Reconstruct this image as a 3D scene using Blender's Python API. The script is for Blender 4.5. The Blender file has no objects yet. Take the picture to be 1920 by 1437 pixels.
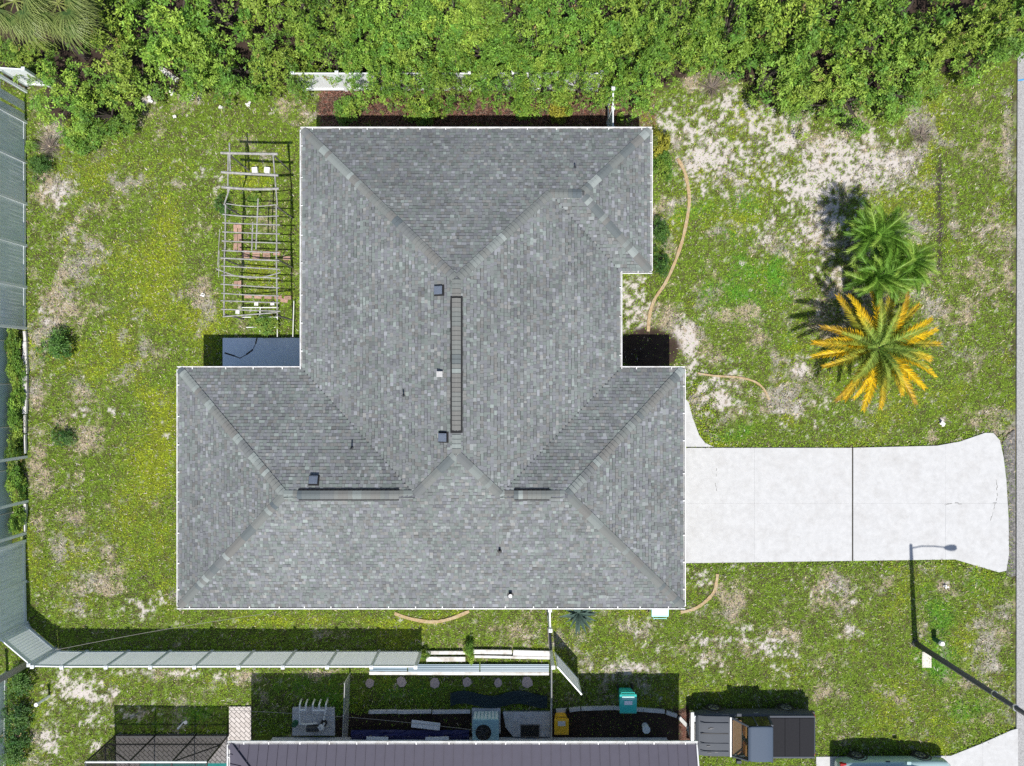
import bpy, math, random
import numpy as np
from mathutils import Vector, Matrix

# ------------------------------------------------------------------ camera, sky, sun, exposure
scene = bpy.context.scene
HC = 32.0                     # drone height above the lawn
cam_d = bpy.data.cameras.new('camera')
cam = bpy.data.objects.new('camera', cam_d)
scene.collection.objects.link(cam)
cam.location = (0, 0, HC)
cam.rotation_euler = (0, 0, 0)
cam_d.sensor_width = 36.0
cam_d.lens = 24.0
cam_d.clip_end = 1000.0
scene.camera = cam

SUN_EL = 60.0
world = bpy.data.worlds.new('World')
scene.world = world
world.use_nodes = True
wn = world.node_tree
wn.nodes.clear()
sky = wn.nodes.new('ShaderNodeTexSky')
sky.sky_type = 'NISHITA'
sky.sun_disc = False
sky.sun_elevation = math.radians(SUN_EL)
sky.sun_rotation = math.radians(177.2)
bg = wn.nodes.new('ShaderNodeBackground')
bg.inputs['Strength'].default_value = 0.088
wo = wn.nodes.new('ShaderNodeOutputWorld')
wn.links.new(sky.outputs[0], bg.inputs['Color'])
wn.links.new(bg.outputs[0], wo.inputs['Surface'])

sun_d = bpy.data.lights.new('sun', 'SUN')
sun_d.energy = 4.0
sun_d.angle = math.radians(0.5)
sun_d.color = (1.0, 0.965, 0.91)
sun = bpy.data.objects.new('sun', sun_d)
scene.collection.objects.link(sun)
sun.location = (0, -30, 60)
sun.rotation_euler = (math.radians(90 - SUN_EL), 0, math.radians(2.8))

scene.view_settings.view_transform = 'Standard'
scene.view_settings.look = 'None'
scene.view_settings.exposure = 0.35
scene.view_settings.gamma = 1.0
scene.cycles.use_denoising = False
scene.cycles.max_bounces = 6
scene.cycles.transparent_max_bounces = 12

RNG = np.random.default_rng(7)
random.seed(7)
C = scene.collection

# ------------------------------------------------------------------ helpers
def at(px, py, z=0.0):
    """photo position (1920 wide) of a point that stands z metres above the lawn -> metres"""
    k = (HC - z) / HC / 40.0
    return Vector(((px - 960) * k, (718.5 - py) * k, z))

def gxy(px, py, z=0.0):
    p = at(px, py, z)
    return (p.x, p.y)

def V(*a):
    return Vector(a)

class MB:
    """collects shapes; build() links them as one mesh object"""
    def __init__(self):
        self.v = []; self.f = []; self.c = []
    def add(self, vs, fs, col=None):
        o = len(self.v)
        self.v += [tuple(x) for x in vs]
        self.f += [tuple(i + o for i in f) for f in fs]
        if col is not None:
            while len(self.c) < o: self.c.append((1, 1, 1))
            self.c += [col] * len(vs)
        return self
    def obox(self, c, ax, ay, az, col=None):
        c = Vector(c); vs = []
        for sx in (-1, 1):
            for sy in (-1, 1):
                for sz in (-1, 1):
                    vs.append(c + ax * sx + ay * sy + az * sz)
        fs = [(0, 1, 3, 2), (4, 6, 7, 5), (0, 4, 5, 1), (2, 3, 7, 6), (0, 2, 6, 4), (1, 5, 7, 3)]
        return self.add(vs, fs, col)
    def box(self, x0, x1, y0, y1, z0, z1, col=None):
        return self.obox(((x0 + x1) / 2, (y0 + y1) / 2, (z0 + z1) / 2), V((x1 - x0) / 2, 0, 0), V(0, (y1 - y0) / 2, 0), V(0, 0, (z1 - z0) / 2), col)
    def bar(self, a, b, w, h=None, up=V(0, 0, 1), col=None):
        """rectangular bar from a to b, w across, h along up"""
        a = Vector(a); b = Vector(b); h = h or w
        d = (b - a); L = d.length; d = d / L
        s = d.cross(up)
        if s.length < 1e-4: s = d.cross(V(0, 1, 0))
        s.normalize(); u = s.cross(d).normalized()
        return self.obox((a + b) / 2, d * L / 2, s * w / 2, u * h / 2, col)
    def tube(self, pts, r, n=8, caps=True, col=None):
        pts = [Vector(p) for p in pts]
        rs = r if isinstance(r, (list, tuple)) else [r] * len(pts)
        vs = []; fs = []; ref = None
        for i, p in enumerate(pts):
            d = (pts[min(i + 1, len(pts) - 1)] - pts[max(i - 1, 0)]).normalized()
            if ref is None: ref = V(0, 0, 1) if abs(d.z) < .9 else V(1, 0, 0)
            s = d.cross(ref)
            if s.length < 1e-3: s = d.cross(V(0, 1, 0))
            s.normalize(); u = s.cross(d).normalized()
            for k in range(n):
                a = 2 * math.pi * k / n
                vs.append(p + (s * math.cos(a) + u * math.sin(a)) * rs[i])
        for i in range(len(pts) - 1):
            for k in range(n):
                k2 = (k + 1) % n
                fs.append((i * n + k, i * n + k2, (i + 1) * n + k2, (i + 1) * n + k))
        if caps:
            fs.append(tuple(range(n - 1, -1, -1)))
            fs.append(tuple((len(pts) - 1) * n + k for k in range(n)))
        return self.add(vs, fs, col)
    def prism(self, poly, z0, z1, col=None):
        """vertical prism over a plan polygon"""
        area = sum(poly[i][0] * poly[(i + 1) % len(poly)][1] - poly[(i + 1) % len(poly)][0] * poly[i][1] for i in range(len(poly)))
        if area < 0: poly = poly[::-1]
        n = len(poly)
        vs = [(x, y, z0) for x, y in poly] + [(x, y, z1) for x, y in poly]
        fs = [tuple(range(n - 1, -1, -1)), tuple(range(n, 2 * n))]
        for i in range(n):
            j = (i + 1) % n
            fs.append((i, j, n + j, n + i))
        return self.add(vs, fs, col)
    def disc(self, c, r, z0, z1, n=20, r2=None, col=None):
        r2 = r if r2 is None else r2
        vs = [(c[0] + r * math.cos(2 * math.pi * k / n), c[1] + r * math.sin(2 * math.pi * k / n), z0) for k in range(n)]
        vs += [(c[0] + r2 * math.cos(2 * math.pi * k / n), c[1] + r2 * math.sin(2 * math.pi * k / n), z1) for k in range(n)]
        fs = [tuple(range(n - 1, -1, -1)), tuple(range(n, 2 * n))]
        fs += [(k, (k + 1) % n, n + (k + 1) % n, n + k) for k in range(n)]
        return self.add(vs, fs, col)
    def build(self, name, mat, parent=None, smooth=False, bevel=0, sub=0):
        me = bpy.data.meshes.new(name)
        me.from_pydata(self.v, [], self.f)
        if self.c:
            while len(self.c) < len(self.v): self.c.append((1, 1, 1))
            a = me.color_attributes.new('col', 'FLOAT_COLOR', 'POINT')
            arr = np.ones((len(self.v), 4), np.float32); arr[:, :3] = np.array(self.c)
            a.data.foreach_set('color', arr.ravel())
        me.materials.append(mat)
        if smooth: me.shade_smooth()
        me.update()
        return link(name, me, parent, bevel, sub)

def link(name, me, parent=None, bevel=0, sub=0):
    o = bpy.data.objects.new(name, me)
    C.objects.link(o)
    if parent is not None: o.parent = parent; 
    if bevel:
        m = o.modifiers.new('bevel', 'BEVEL'); m.width = bevel; m.segments = 2; m.limit_method = 'ANGLE'
    if sub:
        m = o.modifiers.new('sub', 'SUBSURF'); m.levels = sub; m.render_levels = sub
    return o

def np_mesh(name, verts, faces_flat, nper, mat, cols=None, smooth=False):
    """fast mesh from numpy arrays; every face has nper corners"""
    me = bpy.data.meshes.new(name)
    nv = len(verts); nf = len(faces_flat) // nper
    me.vertices.add(nv); me.vertices.foreach_set('co', np.asarray(verts, np.float32).ravel())
    me.loops.add(nf * nper); me.loops.foreach_set('vertex_index', np.asarray(faces_flat, np.int32))
    me.polygons.add(nf)
    me.polygons.foreach_set('loop_start', np.arange(0, nf * nper, nper, dtype=np.int32))
    if smooth: me.polygons.foreach_set('use_smooth', np.ones(nf, bool))
    me.update(calc_edges=True)
    if not smooth: me.shade_flat()
    if cols is not None:
        a = me.color_attributes.new('col', 'FLOAT_COLOR', 'POINT')
        arr = np.ones((nv, 4), np.float32); arr[:, :3] = cols
        a.data.foreach_set('color', arr.ravel())
    me.materials.append(mat)
    return me

def tag(o, label=None, cat=None, group=None, kind=None):
    if label: o['label'] = label
    if cat: o['category'] = cat
    if group: o['group'] = group
    if kind: o['kind'] = kind
    return o

def empty(name, loc=(0, 0, 0), rz=0.0):
    o = bpy.data.objects.new(name, None)
    o.empty_display_size = .2
    C.objects.link(o); o.location = loc; o.rotation_euler = (0, 0, rz)
    return o

def thing(name, label, cat, loc=(0, 0, 0), rz=0.0, group=None):
    return tag(empty(name, loc, rz), label, cat, group)

def copy_tree(o, parent=None):
    c = o.copy(); C.objects.link(c)
    if parent is not None: c.parent = parent
    for ch in list(o.children): copy_tree(ch, c)
    return c

# ------------------------------------------------------------------ materials
def srgb(r, g, b):
    f = lambda c: (c / 255 / 12.92) if c / 255 <= .04045 else ((c / 255 + .055) / 1.055) ** 2.4
    return (f(r), f(g), f(b))

def mat(name, col=(.5, .5, .5), rough=.6, metal=0.0, noise=0.0, nscale=6.0, bump=0.0, bscale=40.0, attr=False, col2=None,
        spec=.5, rand=0.0, trans=0.0, stretch=None, coat=0.0, spots=None):
    m = bpy.data.materials.new(name); m.use_nodes = True
    nt = m.node_tree; N = nt.nodes; L = nt.links
    b = N['Principled BSDF']
    b.inputs['Roughness'].default_value = rough; b.inputs['Metallic'].default_value = metal
    b.inputs['Specular IOR Level'].default_value = spec
    b.inputs['Coat Weight'].default_value = coat
    tc = N.new('ShaderNodeTexCoord'); geo = N.new('ShaderNodeNewGeometry')
    pos = geo.outputs['Position']
    if stretch:
        mp = N.new('ShaderNodeVectorMath'); mp.operation = 'MULTIPLY'; mp.inputs[1].default_value = stretch
        L.new(pos, mp.inputs[0]); pos = mp.outputs[0]
    cur = None
    if attr:
        a = N.new('ShaderNodeAttribute'); a.attribute_name = 'col'; cur = a.outputs['Color']
    else:
        rgb = N.new('ShaderNodeRGB'); rgb.outputs[0].default_value = (*col, 1); cur = rgb.outputs[0]
    if col2 is not None:
        nz = N.new('ShaderNodeTexNoise'); nz.inputs['Scale'].default_value = nscale; nz.inputs['Detail'].default_value = 6; nz.inputs['Roughness'].default_value = .65
        L.new(pos, nz.inputs['Vector'])
        rp = N.new('ShaderNodeValToRGB'); rp.color_ramp.elements[0].position = .46; rp.color_ramp.elements[1].position = .68
        L.new(nz.outputs['Fac'], rp.inputs['Fac'])
        mx = N.new('ShaderNodeMix'); mx.data_type = 'RGBA'
        L.new(rp.outputs['Color'], mx.inputs['Factor']); L.new(cur, mx.inputs[6]); mx.inputs[7].default_value = (*col2, 1)
        cur = mx.outputs[2]
    if noise > 0:
        nz = N.new('ShaderNodeTexNoise'); nz.inputs['Scale'].default_value = nscale * 3; nz.inputs['Detail'].default_value = 8; nz.inputs['Roughness'].default_value = .7
        L.new(pos, nz.inputs['Vector'])
        mr = N.new('ShaderNodeMapRange'); mr.inputs[1].default_value = .3; mr.inputs[2].default_value = .7
        mr.inputs[3].default_value = 1 - noise; mr.inputs[4].default_value = 1 + noise
        L.new(nz.outputs['Fac'], mr.inputs[0])
        mx = N.new('ShaderNodeVectorMath'); mx.operation = 'SCALE'
        L.new(cur, mx.inputs[0]); L.new(mr.outputs[0], mx.inputs['Scale']); cur = mx.outputs[0]
    if spots is not None:
        for sc_, lo_, hi_, am in ((9.0, .66, .72, .55), (2.3, .60, .75, .35)):
            nz = N.new('ShaderNodeTexNoise'); nz.inputs['Scale'].default_value = sc_; nz.inputs['Detail'].default_value = 7; nz.inputs['Roughness'].default_value = .75
            L.new(pos, nz.inputs['Vector'])
            mr = N.new('ShaderNodeMapRange'); mr.inputs[1].default_value = lo_; mr.inputs[2].default_value = hi_; mr.inputs[3].default_value = 0; mr.inputs[4].default_value = am
            L.new(nz.outputs['Fac'], mr.inputs[0])
            mx = N.new('ShaderNodeMix'); mx.data_type = 'RGBA'; L.new(mr.outputs[0], mx.inputs['Factor']); L.new(cur, mx.inputs[6]); mx.inputs[7].default_value = (*spots, 1); cur = mx.outputs[2]
    if rand > 0:
        oi = N.new('ShaderNodeObjectInfo')
        mr = N.new('ShaderNodeMapRange'); mr.inputs[3].default_value = 1 - rand; mr.inputs[4].default_value = 1 + rand
        L.new(oi.outputs['Random'], mr.inputs[0])
        mx = N.new('ShaderNodeVectorMath'); mx.operation = 'SCALE'
        L.new(cur, mx.inputs[0]); L.new(mr.outputs[0], mx.inputs['Scale']); cur = mx.outputs[0]
    L.new(cur, b.inputs['Base Color'])
    if bump > 0:
        nb = N.new('ShaderNodeTexNoise'); nb.inputs['Scale'].default_value = bscale; nb.inputs['Detail'].default_value = 5
        L.new(pos, nb.inputs['Vector'])
        bp = N.new('ShaderNodeBump'); bp.inputs['Strength'].default_value = bump; bp.inputs['Distance'].default_value = .02
        L.new(nb.outputs['Fac'], bp.inputs['Height']); L.new(bp.outputs[0], b.inputs['Normal'])
    if trans > 0:
        out = N['Material Output']; t = N.new('ShaderNodeBsdfTranslucent'); L.new(cur, t.inputs['Color'])
        ms = N.new('ShaderNodeMixShader'); ms.inputs[0].default_value = trans
        L.new(b.outputs[0], ms.inputs[1]); L.new(t.outputs[0], ms.inputs[2]); L.new(ms.outputs[0], out.inputs['Surface'])
    return m

M = {}
M['ground'] = mat('ground', attr=True, rough=.95, noise=.28, nscale=9, bump=.5, bscale=30, spec=.1)
M['blade'] = mat('blade', attr=True, rough=.8, spec=.15, trans=.15)
M['leaf'] = mat('leaf', attr=True, rough=.5, spec=.3, trans=.10, rand=.16)
M['frond'] = mat('frond', attr=True, rough=.45, spec=.35, trans=.2)
M['bark'] = mat('bark', (.075, .06, .05), .9, noise=.3, nscale=8, bump=.6, bscale=25)
M['shingle'] = mat('shingle', attr=True, rough=.9, spec=.2, noise=.13, nscale=18)
M['underlay'] = mat('underlay', (.07, .075, .08), .95)
M['vent_dark'] = mat('vent_dark', (.012, .012, .013), .8)
M['white_metal'] = mat('white_metal', (.78, .78, .77), .45, noise=.06, nscale=3, col2=(.55, .53, .50))
M['gutter_in'] = mat('gutter_in', (.42, .42, .41), .8, noise=.35, nscale=4)
M['stucco'] = mat('stucco', (.72, .71, .68), .9, bump=.3, bscale=60)
M['concrete'] = mat('concrete', (.53, .53, .525), .85, noise=.09, nscale=1.2, col2=(.49, .485, .475), spots=(.26, .245, .22), bump=.12, bscale=20, spec=.25)
M['concrete_grey'] = mat('concrete_grey', (.60, .60, .61), .85, noise=.18, nscale=2, col2=(.48, .47, .46), bump=.2)
M['patio'] = mat('patio', (.80, .86, .92), .2, noise=.07, nscale=1.5, col2=(.72, .79, .86), spec=.6)
M['asphalt'] = mat('asphalt', (.37, .365, .36), .95, noise=.5, nscale=10, col2=(.27, .265, .26), bump=.4)
M['crack'] = mat('crack', (.045, .04, .03), .95, noise=.4, nscale=12)
M['tar'] = mat('tar', (.12, .115, .11), .95, noise=.5, nscale=6, col2=(.30, .28, .26))
def vinyl_mat(name, streak):
    m = mat(name, (.80, .84, .85), .28, spec=.6)
    nt = m.node_tree; N = nt.nodes; L = nt.links; b = N['Principled BSDF']
    tc = N.new('ShaderNodeNewGeometry')
    mp = N.new('ShaderNodeVectorMath'); mp.operation = 'MULTIPLY'; mp.inputs[1].default_value = (7, 7, .55)
    L.new(tc.outputs['Position'], mp.inputs[0])
    nz = N.new('ShaderNodeTexNoise'); nz.inputs['Scale'].default_value = 1.5; nz.inputs['Detail'].default_value = 7; nz.inputs['Roughness'].default_value = .7
    L.new(mp.outputs[0], nz.inputs['Vector'])
    rp = N.new('ShaderNodeValToRGB'); rp.color_ramp.elements[0].position = .42; rp.color_ramp.elements[1].position = .75
    rp.color_ramp.elements[0].color = (.88, .92, .94, 1); rp.color_ramp.elements[1].color = tuple((1 - streak) * a + streak * c for a, c in zip((.86, .91, .93), (.14, .19, .16))) + (1,)  # streaks mix a dark grey green into the vinyl colour
    L.new(nz.outputs['Fac'], rp.inputs['Fac']); L.new(rp.outputs[0], b.inputs['Base Color'])
    bp = N.new('ShaderNodeBump'); bp.inputs['Strength'].default_value = .8; bp.inputs['Distance'].default_value = .06
    n2 = N.new('ShaderNodeTexNoise'); n2.inputs['Scale'].default_value = .8; n2.inputs['Detail'].default_value = 3
    L.new(mp.outputs[0], n2.inputs['Vector']); L.new(n2.outputs['Fac'], bp.inputs['Height']); L.new(bp.outputs[0], b.inputs['Normal'])
    t = N.new('ShaderNodeBsdfTranslucent'); L.new(rp.outputs[0], t.inputs['Color']); ms = N.new('ShaderNodeMixShader'); ms.inputs[0].default_value = .38
    L.new(b.outputs[0], ms.inputs[1]); L.new(t.outputs[0], ms.inputs[2]); L.new(ms.outputs[0], N['Material Output'].inputs['Surface'])
    return m
M['vinyl'] = vinyl_mat('vinyl', .42)
M['vinyl_sheet'] = vinyl_mat('vinyl_sheet', .08)
M['vinyl_clean'] = mat('vinyl_clean', (.82, .85, .86), .3, noise=.03, nscale=1)
M['vinyl_dirty'] = mat('vinyl_dirty', (.66, .65, .63), .6, col2=(.40, .36, .30), nscale=2.5, noise=.15)
M['bamboo'] = mat('bamboo', (.36, .35, .33), .7, noise=.35, nscale=4, col2=(.22, .21, .20))
M['wood_grey'] = mat('wood_grey', (.16, .15, .14), .85, noise=.35, nscale=5)
M['pvc'] = mat('pvc', (.82, .82, .80), .35, noise=.08, nscale=3)
M['brick_pink'] = mat('brick_pink', (.40, .25, .19), .9, noise=.35, nscale=5, rand=.15)
M['edging'] = mat('edging', (.42, .30, .16), .85, noise=.3, nscale=4, col2=(.46, .38, .25))
M['mesh_fabric'] = None
M['metal_roof'] = mat('metal_roof', (.105, .098, .125), .6, spec=.2, noise=.05, nscale=1)
M['teal_plastic'] = mat('teal_plastic', (.05, .58, .50), .35, noise=.06, nscale=2)
M['teal_light'] = mat('teal_light', (.45, .85, .78), .35)
M['yellow_plastic'] = mat('yellow_plastic', (.92, .52, .02), .4, noise=.06, nscale=2)
M['paper'] = mat('paper', (.75, .72, .66), .7, noise=.15, nscale=12)
M['black'] = mat('black', (.012, .012, .013), .5)
M['rubber'] = mat('rubber', (.02, .02, .02), .85)
M['ac_teal'] = mat('ac_teal', (.36, .58, .62), .5, noise=.08, nscale=3)
M['ac_grille'] = mat('ac_grille', (.72, .84, .84), .4)
M['steel'] = mat('steel', (.55, .56, .57), .35, metal=.8)
M['galv'] = mat('galv', (.45, .45, .44), .5, metal=.4, noise=.2)
M['pole'] = mat('pole', (.10, .10, .10), .75, noise=.2, nscale=3)
M['green_plastic'] = mat('green_plastic', (.02, .11, .05), .5)
M['blue_panel'] = mat('blue_panel', (.13, .21, .27), .35, noise=.2, nscale=2, stretch=(1, 4, 4))
M['tarp_blue'] = mat('tarp_blue', (.01, .012, .09), .5, noise=.3, nscale=3)
M['shade_fill'] = mat('shade_fill', (.012, .03, .035), .8, noise=.3, nscale=4)
M['stone'] = mat('stone', (.50, .40, .36), .9, noise=.2, nscale=5, rand=.15)
M['edge_block'] = mat('edge_block', (.55, .55, .53), .9, noise=.2, nscale=6, rand=.1)
M['water'] = mat('water', (.06, .42, .38), .08, noise=.25, nscale=2.5, bump=.4, bscale=5, spec=.7)
M['bronze'] = mat('bronze', (.03, .027, .025), .5)
M['truck_paint'] = mat('truck_paint', (.075, .084, .10), .6, metal=.0, noise=.06, nscale=4, spec=.2)
M['truck_dark'] = mat('truck_dark', (.05, .053, .06), .5)
M['cover_black'] = mat('cover_black', (.024, .024, .027), .85, spec=.12, noise=.12, nscale=4, bump=.1)
M['tan'] = mat('tan', (.55, .26, .13), .7, noise=.12, nscale=5)
M['orange'] = mat('orange', (.75, .27, .05), .6, noise=.1)
M['car_paint'] = mat('car_paint', (.42, .58, .58), .25, metal=.1, coat=.6)
M['tail_red'] = mat('tail_red', (.35, .01, .012), .25)
M['headlight'] = mat('headlight', (.8, .82, .85), .15)
M['blue_paint'] = mat('blue_paint', (.05, .30, .65), .8)
M['wire'] = mat('wire', (.30, .28, .25), .6)
M['vent_blue'] = mat('vent_blue', (.12, .145, .19), .6, noise=.6, nscale=16)
M['agave'] = mat('agave', attr=True, noise=.35, nscale=3, rough=.55, spec=.3)
M['sheet_white'] = mat('sheet_white', (.85, .88, .92), .4, noise=.1)
M['scrap'] = mat('scrap', (.82, .80, .77), .6, noise=.12, nscale=8)
def glass_mat():
    m = bpy.data.materials.new('glass'); m.use_nodes = True
    N = m.node_tree.nodes; L = m.node_tree.links; N.remove(N['Principled BSDF'])
    g = N.new('ShaderNodeBsdfGlossy'); g.inputs['Roughness'].default_value = .03
    t = N.new('ShaderNodeBsdfTransparent'); t.inputs['Color'].default_value = (.75, .8, .8, 1)
    mx = N.new('ShaderNodeMixShader'); mx.inputs[0].default_value = .10; L.new(t.outputs[0], mx.inputs[1]); L.new(g.outputs[0], mx.inputs[2])
    L.new(mx.outputs[0], N['Material Output'].inputs['Surface'])
    return m
M['glass'] = glass_mat()
M['dark_glass'] = mat('dark_glass', (.012, .014, .016), .06, spec=.6)
def screen_mat():
    m = bpy.data.materials.new('insect_screen'); m.use_nodes = True
    N = m.node_tree.nodes; L = m.node_tree.links; b = N['Principled BSDF']
    b.inputs['Base Color'].default_value = (.03, .03, .03, 1); b.inputs['Roughness'].default_value = .8
    t = N.new('ShaderNodeBsdfTransparent'); mx = N.new('ShaderNodeMixShader'); mx.inputs[0].default_value = .38
    L.new(t.outputs[0], mx.inputs[1]); L.new(b.outputs[0], mx.inputs[2]); L.new(mx.outputs[0], N['Material Output'].inputs['Surface'])
    return m
M['screen'] = screen_mat()
def fabric_mat():
    m = mat('privacy_mesh', (.06, .14, .16), .5)
    N = m.node_tree.nodes; L = m.node_tree.links; b = N['Principled BSDF']
    g = N.new('ShaderNodeNewGeometry'); w = N.new('ShaderNodeTexWave'); w.wave_type = 'BANDS'; w.bands_direction = 'DIAGONAL'
    w.inputs['Scale'].default_value = 6.5; w.inputs['Distortion'].default_value = .4
    L.new(g.outputs['Position'], w.inputs['Vector'])
    rp = N.new('ShaderNodeValToRGB'); rp.color_ramp.elements[0].color = (.14, .22, .25, 1); rp.color_ramp.elements[1].color = (.75, .85, .88, 1)
    rp.color_ramp.elements[0].position = .35; rp.color_ramp.elements[1].position = .75
    L.new(w.outputs['Fac'], rp.inputs['Fac']); L.new(rp.outputs[0], b.inputs['Base Color'])
    return m
M['privacy'] = fabric_mat()
def paver_mat():
    m = mat('pavers', (.4, .37, .35), .9)
    N = m.node_tree.nodes; L = m.node_tree.links; b = N['Principled BSDF']
    g = N.new('ShaderNodeNewGeometry')
    vr = N.new('ShaderNodeVectorRotate'); vr.rotation_type = 'Z_AXIS'; vr.inputs['Angle'].default_value = math.radians(45)
    L.new(g.outputs['Position'], vr.inputs['Vector'])
    br = N.new('ShaderNodeTexBrick'); br.inputs['Scale'].default_value = 1.0
    br.inputs['Brick Width'].default_value = .32; br.inputs['Row Height'].default_value = .16; br.inputs['Mortar Size'].default_value = .014
    br.inputs['Color1'].default_value = (.52, .47, .44, 1); br.inputs['Color2'].default_value = (.60, .55, .52, 1); br.inputs['Mortar'].default_value = (.12, .11, .10, 1)
    L.new(vr.outputs[0], br.inputs['Vector']); L.new(br.outputs['Color'], b.inputs['Base Color'])
    return m
M['pavers'] = paver_mat()

# ------------------------------------------------------------------ plan of the place (photo pixels on the lawn, or metres)
DRIVE = [(1278, 840), (1594, 840), (1756, 836), (1800, 828), (1846, 812), (1862, 812), (1874, 826), (1881, 858), (1886, 900), (1890, 970), (1891, 1040), (1886, 1070), (1872, 1073), (1790, 1049), (1710, 1050), (1278, 1056)]
WALK = [(1262, 700), (1280, 742), (1291, 755), (1299, 785), (1311, 817), (1322, 831), (1338, 838), (1262, 838)]
NDRIVE = [(1530, 1419), (1782, 1417), (1840, 1394), (1896, 1369), (1908, 1366), (1908, 1560), (1530, 1560)]
PATIO = [(418, 634), (575, 634), (575, 735), (418, 735)]
ROAD_X = 1905
# eave lines of the grey roof (metres), gutters stand just outside
Z0 = 2.7; SL = 0.36; GW = .11
W1 = at(332, 0, Z0).x + GW; E1 = at(1285, 0, Z0).x - GW; S1 = at(0, 1142, Z0).y + GW; N1 = .70 - GW
W2 = at(563, 0, Z0).x + GW; E2 = at(1166, 0, Z0).x - GW; N2 = at(0, 239, Z0).y - GW
E3 = at(1223, 0, Z0).x - GW; S3 = at(0, 513, Z0).y + GW

def inpoly(X, Y, poly):
    inside = np.zeros(X.shape, bool); n = len(poly)
    for i in range(n):
        x0, y0 = poly[i]; x1, y1 = poly[(i + 1) % n]
        if y0 == y1: continue
        c = ((y0 > Y) != (y1 > Y)) & (X < (x1 - x0) * (Y - y0) / (y1 - y0) + x0)
        inside ^= c
    return inside

def vnoise(X, Y, s, seed, octs=4, rough=.55):
    out = np.zeros(X.shape); amp = 1.0; tot = 0
    for o in range(octs):
        r = np.random.default_rng(seed * 31 + o); G = r.random((256, 256))
        x = X / s + r.random() * 100 + 1000; y = Y / s + r.random() * 100 + 1000
        xi = np.floor(x).astype(int); yi = np.floor(y).astype(int); fx = x - xi; fy = y - yi
        fx = fx * fx * (3 - 2 * fx); fy = fy * fy * (3 - 2 * fy)
        g = lambda a, b: G[a % 256, b % 256]
        out += amp * (g(xi, yi) * (1 - fx) * (1 - fy) + g(xi + 1, yi) * fx * (1 - fy) + g(xi, yi + 1) * (1 - fx) * fy + g(xi + 1, yi + 1) * fx * fy)
        tot += amp; amp *= rough; s /= 2.0
    return out / tot

def sstep(a, b, x):
    t = np.clip((x - a) / (b - a), 0, 1); return t * t * (3 - 2 * t)

def blobs(X, Y, L):
    o = np.zeros(X.shape)
    for b in L:
        x, y, rx, ry = b[:4]; s = b[4] if len(b) > 4 else 1.0
        o = np.maximum(o, s * np.exp(-(((X - x) / rx) ** 2 + ((Y - y) / ry) ** 2)))
    return o

# bare sand, dead grass, lush grass, leaf litter: where the yard has them
SAND = [(1390, 300, 130, 90, .66), (1560, 320, 150, 90, .72), (1440, 235, 140, 60, .7), (1650, 300, 80, 60, .7), (1290, 230, 70, 70, .62), (1520, 430, 90, 60, .6), (1335, 300, 55, 38, 1.1), (1300, 320, 30, 30, .9), (1420, 215, 80, 45, .75), (1480, 270, 110, 40, .8), (1590, 290, 110, 55, .85), (1530, 350, 75, 55, 1.0), (1545, 410, 60, 40, .85),
        (1470, 340, 50, 40, .8), (1440, 430, 60, 40, .6), (1650, 330, 50, 60, .6), (1700, 300, 40, 50, .5), (1370, 190, 30, 40, .7), (1260, 230, 36, 50, .7), (1330, 240, 60, 40, .5), (1255, 390, 20, 60, .55),
        (1190, 570, 30, 70, .9), (1290, 640, 26, 50, 1.0), (1300, 690, 30, 40, .8), (1345, 738, 55, 45, .8), (1500, 690, 18, 24, 1.0), (1560, 560, 40, 80, .5), (1540, 480, 30, 60, .6),
        (1440, 1215, 45, 24, .85), (1370, 1200, 45, 14, .7), (1310, 1085, 24, 30, .7), (1320, 1200, 30, 14, .7), (1330, 1250, 40, 30, .55), (1480, 1230, 20, 14, .6), (1600, 1180, 20, 10, .7), (1390, 1178, 60, 8, .5),
        (1105, 1250, 20, 16, .8), (1185, 1255, 60, 20, .75), (1145, 1185, 20, 10, .6), (1200, 1170, 40, 25, .45), (1245, 1220, 20, 24, .5), (1770, 1098, 12, 10, .9), (1600, 1130, 14, 8, .8), (1550, 1100, 60, 30, .45), (1460, 1258, 30, 16, .4),
        (1540, 1250, 40, 14, .5), (1765, 790, 14, 10, 1.0), (1490, 770, 60, 40, .45), (1395, 775, 20, 10, .7), (1740, 740, 14, 10, .5),
        (150, 1300, 60, 44, .8), (200, 1290, 30, 40, .7), (90, 1380, 26, 40, .95), (170, 1350, 40, 40, .55), (250, 1260, 50, 10, .8), (330, 1262, 60, 10, .7), (430, 1268, 60, 10, .6), (240, 1330, 60, 26, .5), (180, 1400, 30, 16, .7), (130, 1270, 30, 30, .6),
        (300, 1125, 26, 20, .75), (265, 1145, 30, 16, .6), (250, 1125, 20, 12, .6), (150, 1150, 40, 14, .55), (160, 772, 24, 16, .7), (215, 772, 20, 8, .6), (310, 815, 14, 12, .5), (110, 360, 26, 30, .75), (95, 600, 20, 20, .5),
        (350, 180, 30, 20, .8), (280, 192, 24, 16, .7), (410, 200, 20, 12, .6), (600, 210, 40, 30, .4), (590, 180, 30, 8, .7), (400, 330, 24, 20, .45), (380, 325, 20, 14, .5), (405, 350, 14, 18, .5),
        (1230, 420, 18, 40, .5), (60, 480, 14, 30, .3), (130, 890, 20, 30, .25), (860, 1165, 80, 8, .3), (1850, 1250, 30, 30, .3)]
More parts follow.
